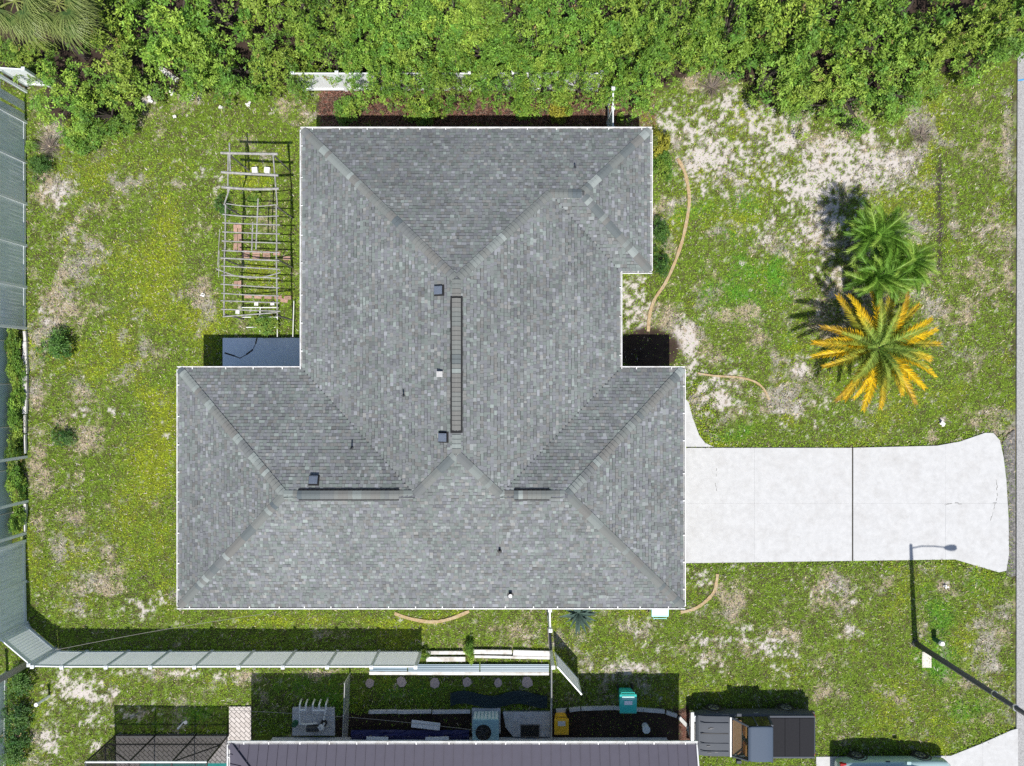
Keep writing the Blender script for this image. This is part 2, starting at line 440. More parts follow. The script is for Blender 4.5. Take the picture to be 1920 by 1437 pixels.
DRY = [(1640, 560, 60, 60, .7), (1570, 620, 60, 60, .6), (1600, 470, 60, 70, .7), (1790, 450, 14, 120, .6), (1840, 560, 60, 90, .5), (1740, 560, 40, 40, .7), (1820, 660, 60, 40, .45), (1440, 740, 60, 30, .6), (1260, 590, 40, 40, .6), (1340, 450, 60, 30, .5), (1480, 600, 30, 60, .6), (1300, 380, 30, 40, .5), (100, 245, 40, 40, .9), (95, 280, 45, 30, .7), (190, 290, 40, 26, .7), (110, 350, 50, 40, .9), (140, 480, 60, 90, .8), (110, 560, 60, 60, .8), (180, 560, 50, 40, .5), (80, 610, 30, 40, .8), (70, 720, 24, 70, .7),
       (180, 740, 60, 30, .6), (110, 790, 30, 20, .9), (80, 900, 24, 120, .75), (165, 830, 30, 40, .6), (130, 960, 40, 30, .5), (110, 1060, 30, 80, .6), (170, 1090, 60, 30, .7), (200, 1100, 20, 50, .7), (130, 1140, 50, 20, .6),
       (220, 330, 50, 40, .4), (220, 450, 40, 30, .4), (270, 660, 40, 40, .35), (380, 550, 30, 50, .6), (400, 570, 20, 40, .7), (540, 215, 50, 30, .5), (490, 270, 40, 20, .5), (605, 205, 30, 30, .8), (330, 420, 40, 30, .3),
       (1400, 330, 60, 80, .5), (1690, 300, 40, 60, .9), (1720, 260, 30, 60, .9), (1640, 350, 60, 50, .8), (1720, 440, 40, 60, .7), (1380, 590, 40, 26, .8), (1420, 640, 40, 60, .5), (1320, 560, 40, 40, .4), (1480, 540, 30, 80, .6), (1570, 480, 40, 120, .7),
       (1830, 300, 40, 90, .5), (1850, 420, 40, 60, .45), (1890, 250, 22, 120, .7), (1890, 500, 18, 200, .5), (1500, 760, 70, 50, .8), (1560, 790, 60, 30, .5), (1760, 500, 40, 60, .5), (1830, 600, 60, 40, .35), (1860, 760, 30, 60, .3),
       (1370, 1135, 60, 40, .9), (1560, 1095, 90, 36, .85), (1540, 1130, 50, 30, .6), (1480, 1130, 40, 30, .5), (1660, 1080, 40, 20, .4), (1870, 1190, 40, 70, .7), (1890, 1100, 20, 40, .6), (1820, 1290, 40, 30, .5), (1620, 1300, 26, 40, .4),
       (1690, 1310, 40, 20, .5), (1550, 1300, 30, 20, .5), (1550, 1350, 40, 20, .5), (1800, 1360, 30, 40, .4), (1500, 1250, 50, 30, .4), (1900, 1000, 20, 300, .5), (1180, 1180, 60, 30, .5), (1190, 1230, 60, 30, .4), (1020, 1200, 24, 20, .5), (940, 1180, 60, 10, .3),
       (440, 1270, 120, 16, .5), (60, 210, 14, 40, .6), (1290, 150, 60, 30, .8), (1340, 150, 40, 30, .8), (560, 1263, 100, 8, .6), (1250, 590, 20, 40, .6)]
LUSH = [(1740, 330, 16, 120, .3), (1785, 400, 14, 100, .3), (1385, 550, 130, 110, .62), (1330, 590, 40, 60, .5), (1380, 450, 70, 40, .5), (1400, 510, 60, 60, .7), (1450, 520, 30, 70, .75), (1330, 500, 40, 40, .6), (1440, 620, 60, 60, .5), (1400, 660, 60, 40, .5), (1290, 560, 20, 40, .4), (1390, 810, 70, 26, .6), (1760, 1150, 44, 60, .9), (1760, 1240, 50, 50, .9), (1830, 1090, 40, 40, .5),
        (1810, 1330, 60, 30, .7), (1350, 1120, 20, 20, .3), (340, 250, 80, 40, .25), (1310, 390, 60, 30, .5), (1390, 380, 40, 30, .6), (620, 1230, 200, 60, .2), (600, 1310, 80, 50, .7), (560, 1290, 70, 30, .7), (780, 1300, 120, 40, .5), (360, 1340, 80, 30, .7), (270, 1360, 60, 20, .5), (1750, 450, 20, 200, .3)]
YELL = [(420, 900, 60, 300, .5), (400, 1000, 60, 120, .6), (290, 850, 80, 160, .5), (300, 540, 110, 160, .35), (380, 600, 30, 60, .6), (250, 1000, 80, 120, .4), (600, 1165, 300, 12, .6), (900, 1170, 80, 26, .4), (1400, 1290, 160, 80, .35), (1700, 1330, 120, 50, .45), (1860, 380, 30, 100, .3), (1800, 780, 100, 60, .3), (1740, 330, 14, 60, .4), (1700, 1100, 40, 60, .4)]
MULCH = [(650, 200, 60, 40, 1.2), (740, 200, 70, 42, 1.2), (840, 200, 80, 42, 1.2), (940, 200, 80, 42, 1.2), (1040, 200, 80, 42, 1.2), (1120, 210, 60, 40, 1.1), (1180, 190, 24, 20, .9), (1215, 655, 60, 40, 1.3), (1285, 1360, 12, 40, 1.2)]
MULCH += [(x, 90, 80, 70 if x < 1700 else 45, 1.5) for x in range(40, 1860, 70) if not 1240 < x < 1380] + [(x, 10, 80, 70, 1.5) for x in range(-20, 2000, 70)]
MULCH += [(x, 160, 50, 40, 1.4) for x in range(1460, 1700, 60)] + [(x, 180, 40, 50, 1.2) for x in range(120, 260, 50)]
MULCH += [(x, 1364, 34, 34, 1.5) for x in range(1060, 1290, 30)] + [(x, 1364, 34, 26, 1.5) for x in range(660, 960, 30)]

def fields(PX, PY):
    n1 = vnoise(PX, PY, 90, 1); n2 = vnoise(PX, PY, 26, 2, 4, .7); n3 = vnoise(PX, PY, 7, 3, 3, .7); n4 = vnoise(PX, PY, 150, 4); n5 = vnoise(PX, PY, 40, 5, 4, .65); n6 = vnoise(PX, PY, 34, 6, 4, .7)
    sand = sstep(.44, .74, blobs(PX, PY, SAND) * .74 + (n2 - .5) * .55 + (n3 - .5) * 1.5 + .09)
    dry = sstep(.40, .85, np.maximum(blobs(PX, PY, DRY), .62 * blobs(PX, PY, [(b[0], b[1], b[2] * 1.5, b[3] * 1.5, b[4]) for b in SAND])) * .66 + (n5 - .5) * 1.3 + (n3 - .5) * .7 + .22)
    lush = .9 * sstep(.32, .95, blobs(PX, PY, LUSH) * 1.0 + (n6 - .5) * .9 + (n1 - .5) * .4 + .02)
    yell = sstep(.3, .9, blobs(PX, PY, YELL) * .6 + (n1 - .5) * 1.2 + (n6 - .5) * .5 + .30)
    mul = sstep(.35, .6, blobs(PX, PY, MULCH) + (n3 - .5) * .4)
    rut = np.exp(-((PX - 1762 - 6 * (n2 - .5)) / 7) ** 2) * sstep(250, 320, PY) * (1 - sstep(470, 560, PY)) * sstep(.3, .6, n3 + .15)
    edge = np.exp(-((PX - 1900) / 6.0) ** 2)
    return sand, dry, lush, yell, mul, rut, edge, n2, n3, n4, n5, n1

COLS = dict(sand=(.53, .485, .445), thatch=(.085, .075, .035), dry=(.40, .325, .225), grey=(.33, .305, .265), green=(.24, .375, .036), lush=(.12, .31, .03), yell=(.38, .45, .03), olive=(.14, .205, .038), mulch=(.05, .035, .027))  # thatch and mulch darkened to deepen the shade between blades and under foliage
COLS = {k: np.array(v) for k, v in COLS.items()}
def mixc(a, b, t): return a * (1 - t[..., None]) + b * t[..., None]

# ------------------------------------------------------------------ the setting: ground, grass, drive, road
def build_ground():
    st = 0.09
    fx = np.arange(-25.4, 25.41, st); fy = np.arange(-19.4, 19.41, st)
    cx = np.array([25.9, 27, 30, 36, 50, 80, 140, 250.]); cy = np.array([19.9, 21, 24, 30, 44, 74, 134, 250.])
    xs = np.concatenate([-cx[::-1], fx, cx]); ys = np.concatenate([-cy[::-1], fy, cy])
    X, Y = np.meshgrid(xs, ys, indexing='ij')
    PX = X * 40 + 960; PY = 718.5 - Y * 40
    sand, dry, lush, yell, mul, rut, edge, n2, n3, n4, n5, n1 = fields(PX, PY)
    c = np.zeros(X.shape + (3,)) + COLS['thatch']
    c = mixc(c, COLS['green'] * .5, sstep(.3, .7, n3)); c = mixc(c, COLS['yell'] * .5, yell * .6)
    c = mixc(c, COLS['lush'] * .8, lush * .8)
    c = mixc(c, mixc(np.zeros_like(c) + COLS['dry'], COLS['grey'], sstep(.45, .6, n1)), dry * .9)
    c = mixc(c, COLS['sand'], sand)
    c = mixc(c, COLS['mulch'] * (0.6 + .9 * n3[..., None]), mul)
    c = mixc(c, np.array((.055, .045, .035)), np.clip(rut + .6 * edge * sstep(.4, .6, n2), 0, 1))
    Z = (n2 - .5) * .05 + (n1 - .5) * .06 - .01 - .03 * rut
    Z = np.where((np.abs(X) > 25.4) | (np.abs(Y) > 19.4), -.02, Z)
    # flat under slabs, footings and the road
    dr = inpoly(PX, PY, [(1270, 690), (1345, 690), (1345, 832), (1750, 828), (1850, 804), (1925, 804), (1925, 1084), (1868, 1080), (1780, 1058), (1270, 1064)])
    nd = inpoly(PX, PY, [(1520, 1408), (1780, 1408), (1890, 1362), (1960, 1355), (1960, 1600), (1520, 1600)])
    Z = np.where(dr | nd, -.05, Z); Z = np.where(PX > 1896, -.06, Z)
    Z = np.where(inpoly(PX, PY, [(405, 628), (600, 628), (600, 740), (405, 740)]), -.05, Z)
    Z = np.where(inpoly(PX, PY, [(210, 1370), (480, 1370), (480, 1800), (210, 1800)]), -.06, Z)
    Z = np.where(inpoly(PX, PY, [(425, 1318), (1040, 1318), (1040, 1800), (425, 1800)]), -.06, Z)
    pool = inpoly(PX, PY, [(262, 1432), (480, 1432), (480, 1600), (262, 1600)]); Z = np.where(pool, -.35, Z)
    nx, ny = X.shape
    idx = np.arange(nx * ny).reshape(nx, ny)
    q = np.stack([idx[:-1, :-1], idx[1:, :-1], idx[1:, 1:], idx[:-1, 1:]], -1).reshape(-1)
    me = np_mesh('ground', np.stack([X, Y, Z], -1).reshape(-1, 3), q, 4, M['ground'], c.reshape(-1, 3), True)
    tag(link('ground', me), 'patchy lawn with bare sand and dry grass round the house', None, None, 'structure')

def bare_mask(PX, PY):
    b = inpoly(PX, PY, DRIVE) | inpoly(PX, PY, WALK) | inpoly(PX, PY, NDRIVE) | (PX > ROAD_X - 3) | inpoly(PX, PY, PATIO)
    x = (PX - 960) / 40; y = (718.5 - PY) / 40
    o = .55
    b |= (x > W1 + o) & (x < E1 - o) & (y > S1 + o) & (y < N1 - o)
    b |= (x > W2 + o) & (x < E2 - o) & (y > S1 + o) & (y < N2 - o)
    b |= (PX > 428) & (PX < 1310) & (PY > 1379)
    b |= (PX > 429) & (PX < 473) & (PY > 1323)
    b |= (PX > 545) & (PX < 630) & (PY > 1325)
    b |= (PX > 884) & (PX < 1036) & (PY > 1331)
    b |= (PX > 216) & (PX < 480) & (PY > 1376)
    return b

def build_grass():
    n = 900000
    X = RNG.uniform(-24.3, 24.0, n); Y = RNG.uniform(-18.2, 16.5, n)
    PX = X * 40 + 960; PY = 718.5 - Y * 40
    sand, dry, lush, yell, mul, rut, edge, n2, n3, n4, n5, n1 = fields(PX, PY)
    dens = 1 - .86 * sand; dens *= 1 - .95 * mul; dens *= 1 - .35 * dry; dens *= 1 - .8 * np.clip(rut, 0, 1); dens *= 1 - .7 * edge
    dens = np.where(PY < 120, dens * .2, dens)
    keep = (RNG.random(n) < dens) & ~bare_mask(PX, PY)
    X, Y, PX, PY, dry, lush, yell, n1, n3 = [a[keep] for a in (X, Y, PX, PY, dry, lush, yell, n1, n3)]
    n = len(X)
    c = np.zeros((n, 3)) + COLS['green']; r = RNG.random(n)
    c = mixc(c, COLS['olive'], (r < .25) * 1.0)
    c = mixc(c, COLS['yell'], (RNG.random(n) < yell * .85) * 1.0)
    c = mixc(c, COLS['lush'], (RNG.random(n) < lush) * 1.0)
    dead = np.where((RNG.random(n) < .5)[:, None], COLS['dry'], COLS['grey']) * RNG.uniform(.6, 1.7, n)[:, None]
    isd = RNG.random(n) < (dry * .62 + .06) * (1 - .8 * lush)
    c = mixc(c, dead, isd * 1.0)
    c *= np.where(RNG.random(n) < .30, RNG.uniform(.25, .65, n), RNG.uniform(.72, 1.65, n))[:, None]
    L = RNG.uniform(.05, .13, n) * (1 + .3 * lush); W = RNG.uniform(.009, .025, n); L = L * np.where(isd, 1.5, 1.0)
    a = RNG.uniform(0, 2 * np.pi, n); t = RNG.uniform(.15, 1.0, n)
    dx = np.cos(a) * np.cos(t); dy = np.sin(a) * np.cos(t); dz = np.sin(t)
    base = np.stack([X, Y, np.zeros(n) - .005], -1); base[:, 2] += (vnoise(PX, PY, 26, 2, 4, .7) - .5) * .05 + (n1 - .5) * .06 - .01
    side = np.stack([-np.sin(a) * W, np.cos(a) * W, np.zeros(n)], -1)
    v = np.empty((n, 3, 3)); v[:, 0] = base - side; v[:, 1] = base + side; v[:, 2] = base + np.stack([dx, dy, dz], -1) * L[:, None]
    v[:, 2, 2] = np.maximum(v[:, 2, 2], .012)
    me = np_mesh('lawn_grass', v.reshape(-1, 3), np.arange(3 * n), 3, M['blade'], np.repeat(c, 3, 0))
    tag(link('lawn_grass', me), 'short green and dead grass growing on the lawn', 'grass', None, 'stuff')

def build_litter():
    n = 10000
    PX = RNG.uniform(600, 1230, n); PY = RNG.uniform(168, 245, n); PX[9000:] = RNG.uniform(1278, 1300, 1000); PY[9000:] = RNG.uniform(1336, 1392, 1000)
    b = np.stack([(PX - 960) / 40, (718.5 - PY) / 40, np.full(n, .02)], -1)
    a = RNG.uniform(0, 2 * np.pi, n); L = RNG.uniform(.08, .35, n); w = RNG.uniform(.006, .014, n)
    d = np.stack([np.cos(a), np.sin(a), RNG.uniform(0, .35, n)], -1) * L[:, None]; sd = np.stack([-np.sin(a) * w, np.cos(a) * w, np.zeros(n)], -1)
    v = np.stack([b - sd, b + sd, b + d], 1).reshape(-1, 3)
    pal = np.array([(.30, .12, .09), (.22, .10, .07), (.16, .09, .06), (.36, .22, .17), (.25, .18, .14)]); c = pal[RNG.integers(0, 5, n)] * RNG.uniform(.6, 1.3, n)[:, None]
    tag(link('leaf_litter', np_mesh('leaf_litter', v, np.arange(3 * n), 3, M['blade'], np.repeat(c, 3, 0))), 'reddish twigs and dead leaves on the rear bed', 'litter', None, 'stuff')
build_ground()
build_grass()
build_litter()

def clip_poly(poly, axis, v, keep_gt):
    out = []; n = len(poly)
    for i in range(n):
        a, b = poly[i], poly[(i + 1) % n]
        ia = (a[axis] > v) == keep_gt; ib = (b[axis] > v) == keep_gt
        if ia: out.append(a)
        if ia != ib:
            t = (v - a[axis]) / (b[axis] - a[axis]); out.append((a[0] + (b[0] - a[0]) * t, a[1] + (b[1] - a[1]) * t))
    return out

def slabs(name, label, poly, cuts_x, cuts_y, mt, z1=.035, gaps=None):
    root = tag(empty(name, (*gxy(*poly[0]), 0)), label, None, None, 'structure')
    inv = V(root.location.x, root.location.y, 0)
    xs = [-1e4] + cuts_x + [1e4]; ys = [-1e4] + cuts_y + [1e4]
    for i in range(len(xs) - 1):
        for j in range(len(ys) - 1):
            p = poly; g = .35
            g = .08; gl = (gaps or {}).get(xs[i], g); gr = (gaps or {}).get(xs[i + 1], g)
            p = clip_poly(p, 0, xs[i] + gl, True); p = clip_poly(p, 0, xs[i + 1] - gr, False) if len(p) > 2 else []
            p = clip_poly(p, 1, ys[j] + .08, True) if len(p) > 2 else []
            p = clip_poly(p, 1, ys[j + 1] - .08, False) if len(p) > 2 else []
            if len(p) < 3: continue
            mb = MB(); mb.prism([tuple(np.array(gxy(*q)) - np.array(inv[:2])) for q in p], -.12, z1 + random.uniform(-.003, .003))
            o = mb.build('slab', mt, root)
    mb = MB(); mb.prism([tuple(np.array(gxy(*q)) - np.array(inv[:2])) for q in poly], -.13, z1 - .022)
    mb.build('joint_filler', M['crack'], root)
    return root
slabs('driveway', 'white concrete driveway running from the garage to the street', DRIVE, [1414, 1598, 1772], [944], M['concrete'], gaps={1598: 1.3})
slabs('front_walk', 'white concrete walk curving from the entry to the driveway', WALK, [], [792], M['concrete'], .03)
slabs('neighbour_driveway', 'white concrete driveway under the parked car, lower right corner', NDRIVE, [1700, 1842], [1470], M['concrete'], .03)
slabs('patio', 'grey concrete patio slab in the shaded notch of the house', PATIO, [], [], M['patio'], .03)
# crack across the patio, a thin line of filler lying on the slab
patio = bpy.data.objects['patio']
mb = MB(); pts = [(421, 662), (440, 668), (450, 672), (462, 665), (474, 656), (479, 645), (482, 634)]
for i in range(len(pts) - 1):
    a = at(*pts[i], .036); b = at(*pts[i + 1], .036); mb.bar(a - patio.location, b - patio.location, .022 + .05 * random.random() ** 2, .006)
mb.build('crack', M['crack'], patio)
drive = bpy.data.objects['driveway']
def crack_line(root, path, w, z):
    mb = MB()
    for i in range(len(path) - 1):
        n = 6
        for k in range(n):
            if random.random() < .35: continue
            a = at(*[path[i][j] + (path[i + 1][j] - path[i][j]) * k / n for j in (0, 1)], z); b = at(*[path[i][j] + (path[i + 1][j] - path[i][j]) * (k + 1) / n for j in (0, 1)], z)
            off = V(random.uniform(-.03, .03), random.uniform(-.03, .03), 0)
            mb.bar(a + off - root.location, b + off - root.location, w * random.uniform(.4, 1.3), .004)
    return mb.build('crack', M['crack'], root)
crack_line(drive, [(1850, 1010), (1862, 960), (1871, 930), (1868, 900)], .012, .038)
crack_line(drive, [(1343, 880), (1342, 905), (1345, 930)], .012, .038)
crack_line(drive, [(1760, 948), (1790, 944), (1830, 946), (1870, 944)], .014, .038)

# road and the dirt strip beside it
mb = MB(); mb.prism([gxy(1908, 104), gxy(1914, 96), gxy(2400, 96), gxy(2400, 4000), gxy(1905, 4000), gxy(1906, 700)], -.2, .012)
tag(mb.build('road', M['asphalt']), 'light grey asphalt street along the right edge', None, None, 'structure')
mb = MB(); mb.prism([gxy(1880, 830), gxy(1893, 812), gxy(1903, 806), gxy(1904, 1080), gxy(1893, 1082), gxy(1886, 1074), gxy(1892, 1040), gxy(1891, 970), gxy(1887, 900)], -.2, .006)
tag(mb.build('road_shoulder', M['tar']), 'dark worn strip between driveway and street', None, None, 'structure')
mb = MB(); mb.bar(at(1909, 151, .016), at(1924, 149, .016), .07, .004)
tag(mb.build('paint_mark', M['blue_paint'], bpy.data.objects['road']))

# ------------------------------------------------------------------ the grey house
RY = (N1 + S1) / 2; HW = (N1 - S1) / 2           # wing ridge
RX = (W2 + E2) / 2; HM = (E2 - W2) / 2           # main ridge
BY = (N2 + S3) / 2; HB = (N2 - S3) / 2           # bay ridge
zr = lambda d: Z0 + SL * d
rN = (RX, N2 - HM); rS = (RX, S1 + HM)
a1 = (W1 + HW, RY); a2 = (W2 + HW, RY); a3 = (E2 - HW, RY); a4 = (E1 - HW, RY)
b1 = (E2 - HB, BY); b2 = (E3 - HB, BY)
PLANES = [  # polygon, eave point, inward (upslope) direction
    ([(W2, N2), rN, b1, b2, (E3, N2)], (W2, N2), (0, -1)),
    ([(W2, N2), rN, rS, a2, (W2, N1)], (W2, N1), (1, 0)),
    ([(W1, N1), (W2, N1), a2, a1], (W1, N1), (0, -1)),
    ([(W1, N1), a1, (W1, S1)], (W1, S1), (1, 0)),
    ([(W1, S1), a1, a2, rS, a3, a4, (E1, S1)], (W1, S1), (0, 1)),
    ([(E1, S1), a4, (E1, N1)], (E1, S1), (-1, 0)),
    ([(E1, N1), a4, a3, (E2, N1)], (E1, N1), (0, -1)),
    ([(E2, N1), a3, rS, rN, b1, (E2, S3)], (E2, N1), (-1, 0)),
    ([(E2, S3), b1, b2, (E3, S3)], (E2, S3), (0, 1)),
    ([(E3, S3), b2, (E3, N2)], (E3, S3), (-1, 0)),
]
house = thing('house', 'grey shingled single storey house with hip roofs in the centre', 'house', (0, 0, 0))
o_ = .55
mb = MB(); mb.prism([(W1 + o_, S1 + o_), (E1 - o_, S1 + o_), (E1 - o_, N1 - o_), (E2 - o_, N1 - o_), (E2 - o_, S3 + o_), (E3 - o_, S3 + o_), (E3 - o_, N2 - o_), (W2 + o_, N2 - o_), (W2 + o_, N1 - o_), (W1 + o_, N1 - o_)], -.1, Z0 - .1)
mb.build('wall', M['stucco'], house)
roof_mb = MB()
outline = [(W1, S1), (E1, S1), (E1, N1), (E2, N1), (E2, S3), (E3, S3), (E3, N2), (W2, N2), (W2, N1), (W1, N1)]
for poly, ep, up in PLANES:
    vs = []
    for (x, y) in poly:
        d = (x - ep[0]) * up[0] + (y - ep[1]) * up[1]; vs.append((x, y, zr(d)))
    ar = sum(poly[i][0] * poly[(i + 1) % len(poly)][1] - poly[(i + 1) % len(poly)][0] * poly[i][1] for i in range(len(poly)))
    roof_mb.add(vs, [tuple(range(len(vs))) if ar > 0 else tuple(range(len(vs) - 1, -1, -1))])
n = len(outline)
roof_mb.add([(x, y, Z0 - .16) for x, y in outline] + [(x, y, Z0 - .002) for x, y in outline], [tuple(range(n - 1, -1, -1))] + [(i, (i + 1) % n, n + (i + 1) % n, n + i) for i in range(n)])
roof = roof_mb.build('roof', M['underlay'], house)
tag(roof, 'grey asphalt shingle hip roof')

def shingle_colour(x, y, k=1):
    t = RNG.random(k)
    base = np.array((.183, .196, .193)) * np.ones((k, 1))
    lav = np.array((.184, .191, .202)); gre = np.array((.178, .203, .191)); wrm = np.array((.187, .188, .180))
    s = RNG.random(k); base = np.where((s < .30)[:, None], lav, np.where((s < .55)[:, None], gre, np.where((s < .68)[:, None], wrm, base)))
    f = np.where(t < .10, RNG.uniform(1.25, 1.52, k), np.where(t < .26, RNG.uniform(.74, .86, k), RNG.uniform(.9, 1.13, k)))
    return base * f[:, None]

def shingle_plane(idx, poly, ep, up):
    up = np.array(up, float); along = np.array((up[1], -up[0])); cs = 1 / math.sqrt(1 + SL * SL); P = np.array(poly); E = np.array(ep)
    U = (P - E) @ along; D = (P - E) @ up; course = .142 * cs
    nrow = int(D.max() / course) + 1; VV = []; CC = []; n = len(poly); FF = []
    nrm = np.array((-up[0] * SL, -up[1] * SL, 1)) * cs
    k0 = 0
    for r in range(nrow):
        d0 = r * course - (.03 if r == 0 else 0); d1 = (r + 1) * course + .004; dm = min(max((d0 + d1) / 2, .001), D.max() - .001)
        xs = []
        for i in range(n):
            j = (i + 1) % n
            if (D[i] > dm) != (D[j] > dm):
                xs.append(U[i] + (U[j] - U[i]) * (dm - D[i]) / (D[j] - D[i]))
        xs.sort()
        for q in range(0, len(xs) - 1, 2):
            u = xs[q]; end = xs[q + 1]
            if end - u < .06: continue
            cuts = [u]; first = RNG.uniform(.05, .2); c_ = u + first
            while c_ < end - .05: cuts.append(c_); c_ += RNG.choice([.11, .14, .155, .17, .20, .26], p=[.15, .28, .27, .16, .10, .04])
            cuts.append(end); m = len(cuts) - 1
            cols = shingle_colour(0, 0, m)
            # each course has a slight tone of its own
            um = np.array(cuts[:-1]); wx = E[0] + along[0] * um + up[0] * d0; wy = E[1] + along[1] * um + up[1] * d0
            cols *= RNG.uniform(.97, 1.03) * (1 + .28 * (vnoise(wx, wy, 1.6, 21, 3) - .5) + .2 * (vnoise(wx, wy, 5.0, 22, 2) - .5))[:, None]
            gp_ = np.where(RNG.random(m) < .5, .005, .001)
            lo = np.where(RNG.random(m) < .45, .018, .008) + RNG.uniform(-.002, .003, m)
            for t in range(m):
                ua = cuts[t] + gp_[t]; ub = cuts[t + 1] - gp_[t]
                if ub - ua < .02: continue
                dd0 = d0 + RNG.uniform(-.004, .004)
                pts = []
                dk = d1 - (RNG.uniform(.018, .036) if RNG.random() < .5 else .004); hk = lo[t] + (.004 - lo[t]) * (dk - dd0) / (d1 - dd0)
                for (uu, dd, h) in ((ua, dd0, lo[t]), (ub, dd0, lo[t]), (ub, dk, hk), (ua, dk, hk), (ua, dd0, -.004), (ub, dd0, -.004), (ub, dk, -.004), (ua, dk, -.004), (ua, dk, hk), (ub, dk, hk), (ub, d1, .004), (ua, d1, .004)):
                    p = E + along * uu + up * dd
                    pts.append((p[0] + nrm[0] * h, p[1] + nrm[1] * h, Z0 + SL * dd + nrm[2] * h))
                VV += pts; CC += [cols[t]] * 4 + [cols[t] * .5] * 4 + [cols[t] * .42] * 4   # printed granule band, its dark colour drawing the butt shadow line of the next course
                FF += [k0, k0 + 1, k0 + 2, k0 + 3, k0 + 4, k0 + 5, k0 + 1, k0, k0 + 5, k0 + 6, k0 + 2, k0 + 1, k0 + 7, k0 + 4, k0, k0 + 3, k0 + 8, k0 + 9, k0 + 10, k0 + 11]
                k0 += 12
    flip = np.cross(np.append(along, 0), np.append(up, 0))[2] < 0
    FF = np.array(FF).reshape(-1, 4)
    if flip: FF = FF[:, ::-1]
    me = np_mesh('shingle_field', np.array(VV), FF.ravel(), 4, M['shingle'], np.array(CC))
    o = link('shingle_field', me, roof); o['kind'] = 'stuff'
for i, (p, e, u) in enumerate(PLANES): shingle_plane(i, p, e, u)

# ridge and hip caps: each bent cap shingle a piece of its own
def P3(p, d): return V(p[0], p[1], zr(d))
HIPS = [((W1, S1), 0, a1, HW), ((W1, N1), 0, a1, HW), ((E1, S1), 0, a4, HW), ((E1, N1), 0, a4, HW), ((W2, N2), 0, rN, HM), (b1, HB, rN, HM), ((E3, N2), 0, b2, HB), ((E3, S3), 0, b2, HB), (a2, HW, rS, HM), (a3, HW, rS, HM)]
RIDGES = [(rN, HM, rS, HM), (a1, HW, a2, HW), (a3, HW, a4, HW), (b1, HB, b2, HB)]
VENTS = {0: (at(0, 557, 5.2).y, at(0, 811, 5.2).y), 1: (at(560, 0, 4.6).x, at(746, 0, 4.6).x), 2: (at(966, 0, 4.6).x, at(1029, 0, 4.6).x)}
cap_cols = [np.array(c) for c in ((.165, .178, .170), (.155, .165, .165), (.18, .188, .178), (.245, .275, .262), (.105, .125, .135), (.21, .232, .222), (.13, .148, .15), (.275, .305, .292), (.172, .172, .162))]
cap_mats = [mat('cap_shingle_%d' % i, tuple(c), .9, noise=.15, nscale=18, spec=.2) for i, c in enumerate(cap_cols)]
CAP_W = .175; EXPO = .185
cap_mesh = {}
def cap_shape(drop, ci):
    key = (drop, ci)
    if key in cap_mesh: return cap_mesh[key]
    L = EXPO + .01; mb = MB(); w = CAP_W; h0, h1 = .042, .010
    prof = [(-w, -drop * w), (-.035, -.006), (.035, -.006), (w, -drop * w)]
    vs = [(0, y, z + h0) for y, z in prof] + [(L, y, z + h1) for y, z in prof] + [(0, y, z - .01) for y, z in prof]
    fs = [(i, i + 1, 5 + i, 4 + i)[::-1] for i in range(3)] + [(8 + i, 9 + i, i + 1, i)[::-1] for i in range(3)]
    vs += [(L, -w, -drop * w - .01), (L, w, -drop * w - .01)]
    fs += [(0, 4, 12, 8), (3, 11, 13, 7)]
    me = bpy.data.meshes.new('ridge_cap'); me.from_pydata(vs, [], fs); me.materials.append(cap_mats[ci]); me.update()
    cap_mesh[key] = me
    return me
caps_made = 0; stuff_caps = MB()
def run_caps(A, B, drop, raised=None):
    global caps_made
    d = B - A; L = d.length; x = d.normalized(); y = V(0, 0, 1).cross(x).normalized(); z = x.cross(y)
    n = int(L / EXPO); ci = 0; runlen = 0
    for i in range(n):
        if runlen <= 0:
            ci = random.choices(range(9), [5, 4, 5, 1.6, 1.6, 3, 2.5, 1, 4])[0]; runlen = random.choice([1, 1, 2, 3, 4]) if ci not in (3, 4, 7) else random.choice([1, 1, 2])
        runlen -= 1
        p = A + x * (i * EXPO); up = 0
        if raised and raised[0] <= (p + x * EXPO * .5).dot(raised[2]) <= raised[1]: up = .062
        p = p + z * (.012 + up)
        m = Matrix.Identity(4)
        for r in range(3): m[r][0] = x[r]; m[r][1] = y[r]; m[r][2] = z[r]; m[r][3] = p[r]
        me = cap_shape(drop, ci)
        if caps_made < 296:
            o = link('ridge_cap', me, roof); o.matrix_basis = m; caps_made += 1
        else:
            col = tuple(cap_cols[ci])
            stuff_caps.add([m @ v.co for v in me.vertices], [tuple(f.vertices) for f in me.polygons], col)
hipdrop = SL / math.sqrt(2) * 1.0
run_caps(P3(rN, HM), P3(rS, HM), SL, (min(-VENTS[0][0], -VENTS[0][1]), max(-VENTS[0][0], -VENTS[0][1]), V(0, -1, 0)))
run_caps(P3(a1, HW), P3(a2, HW), SL, (VENTS[1][0], VENTS[1][1], V(1, 0, 0)))
run_caps(P3(a3, HW), P3(a4, HW), SL, (VENTS[2][0], VENTS[2][1], V(1, 0, 0)))
run_caps(P3(b1, HB), P3(b2, HB), SL)
for a, da, b, db in HIPS:
    run_caps(P3(a, da), P3(b, db), SL / math.sqrt(2) * 1.03)
if stuff_caps.v:
    o = stuff_caps.build('ridge_cap_rest', M['shingle'], roof); o['kind'] = 'stuff'
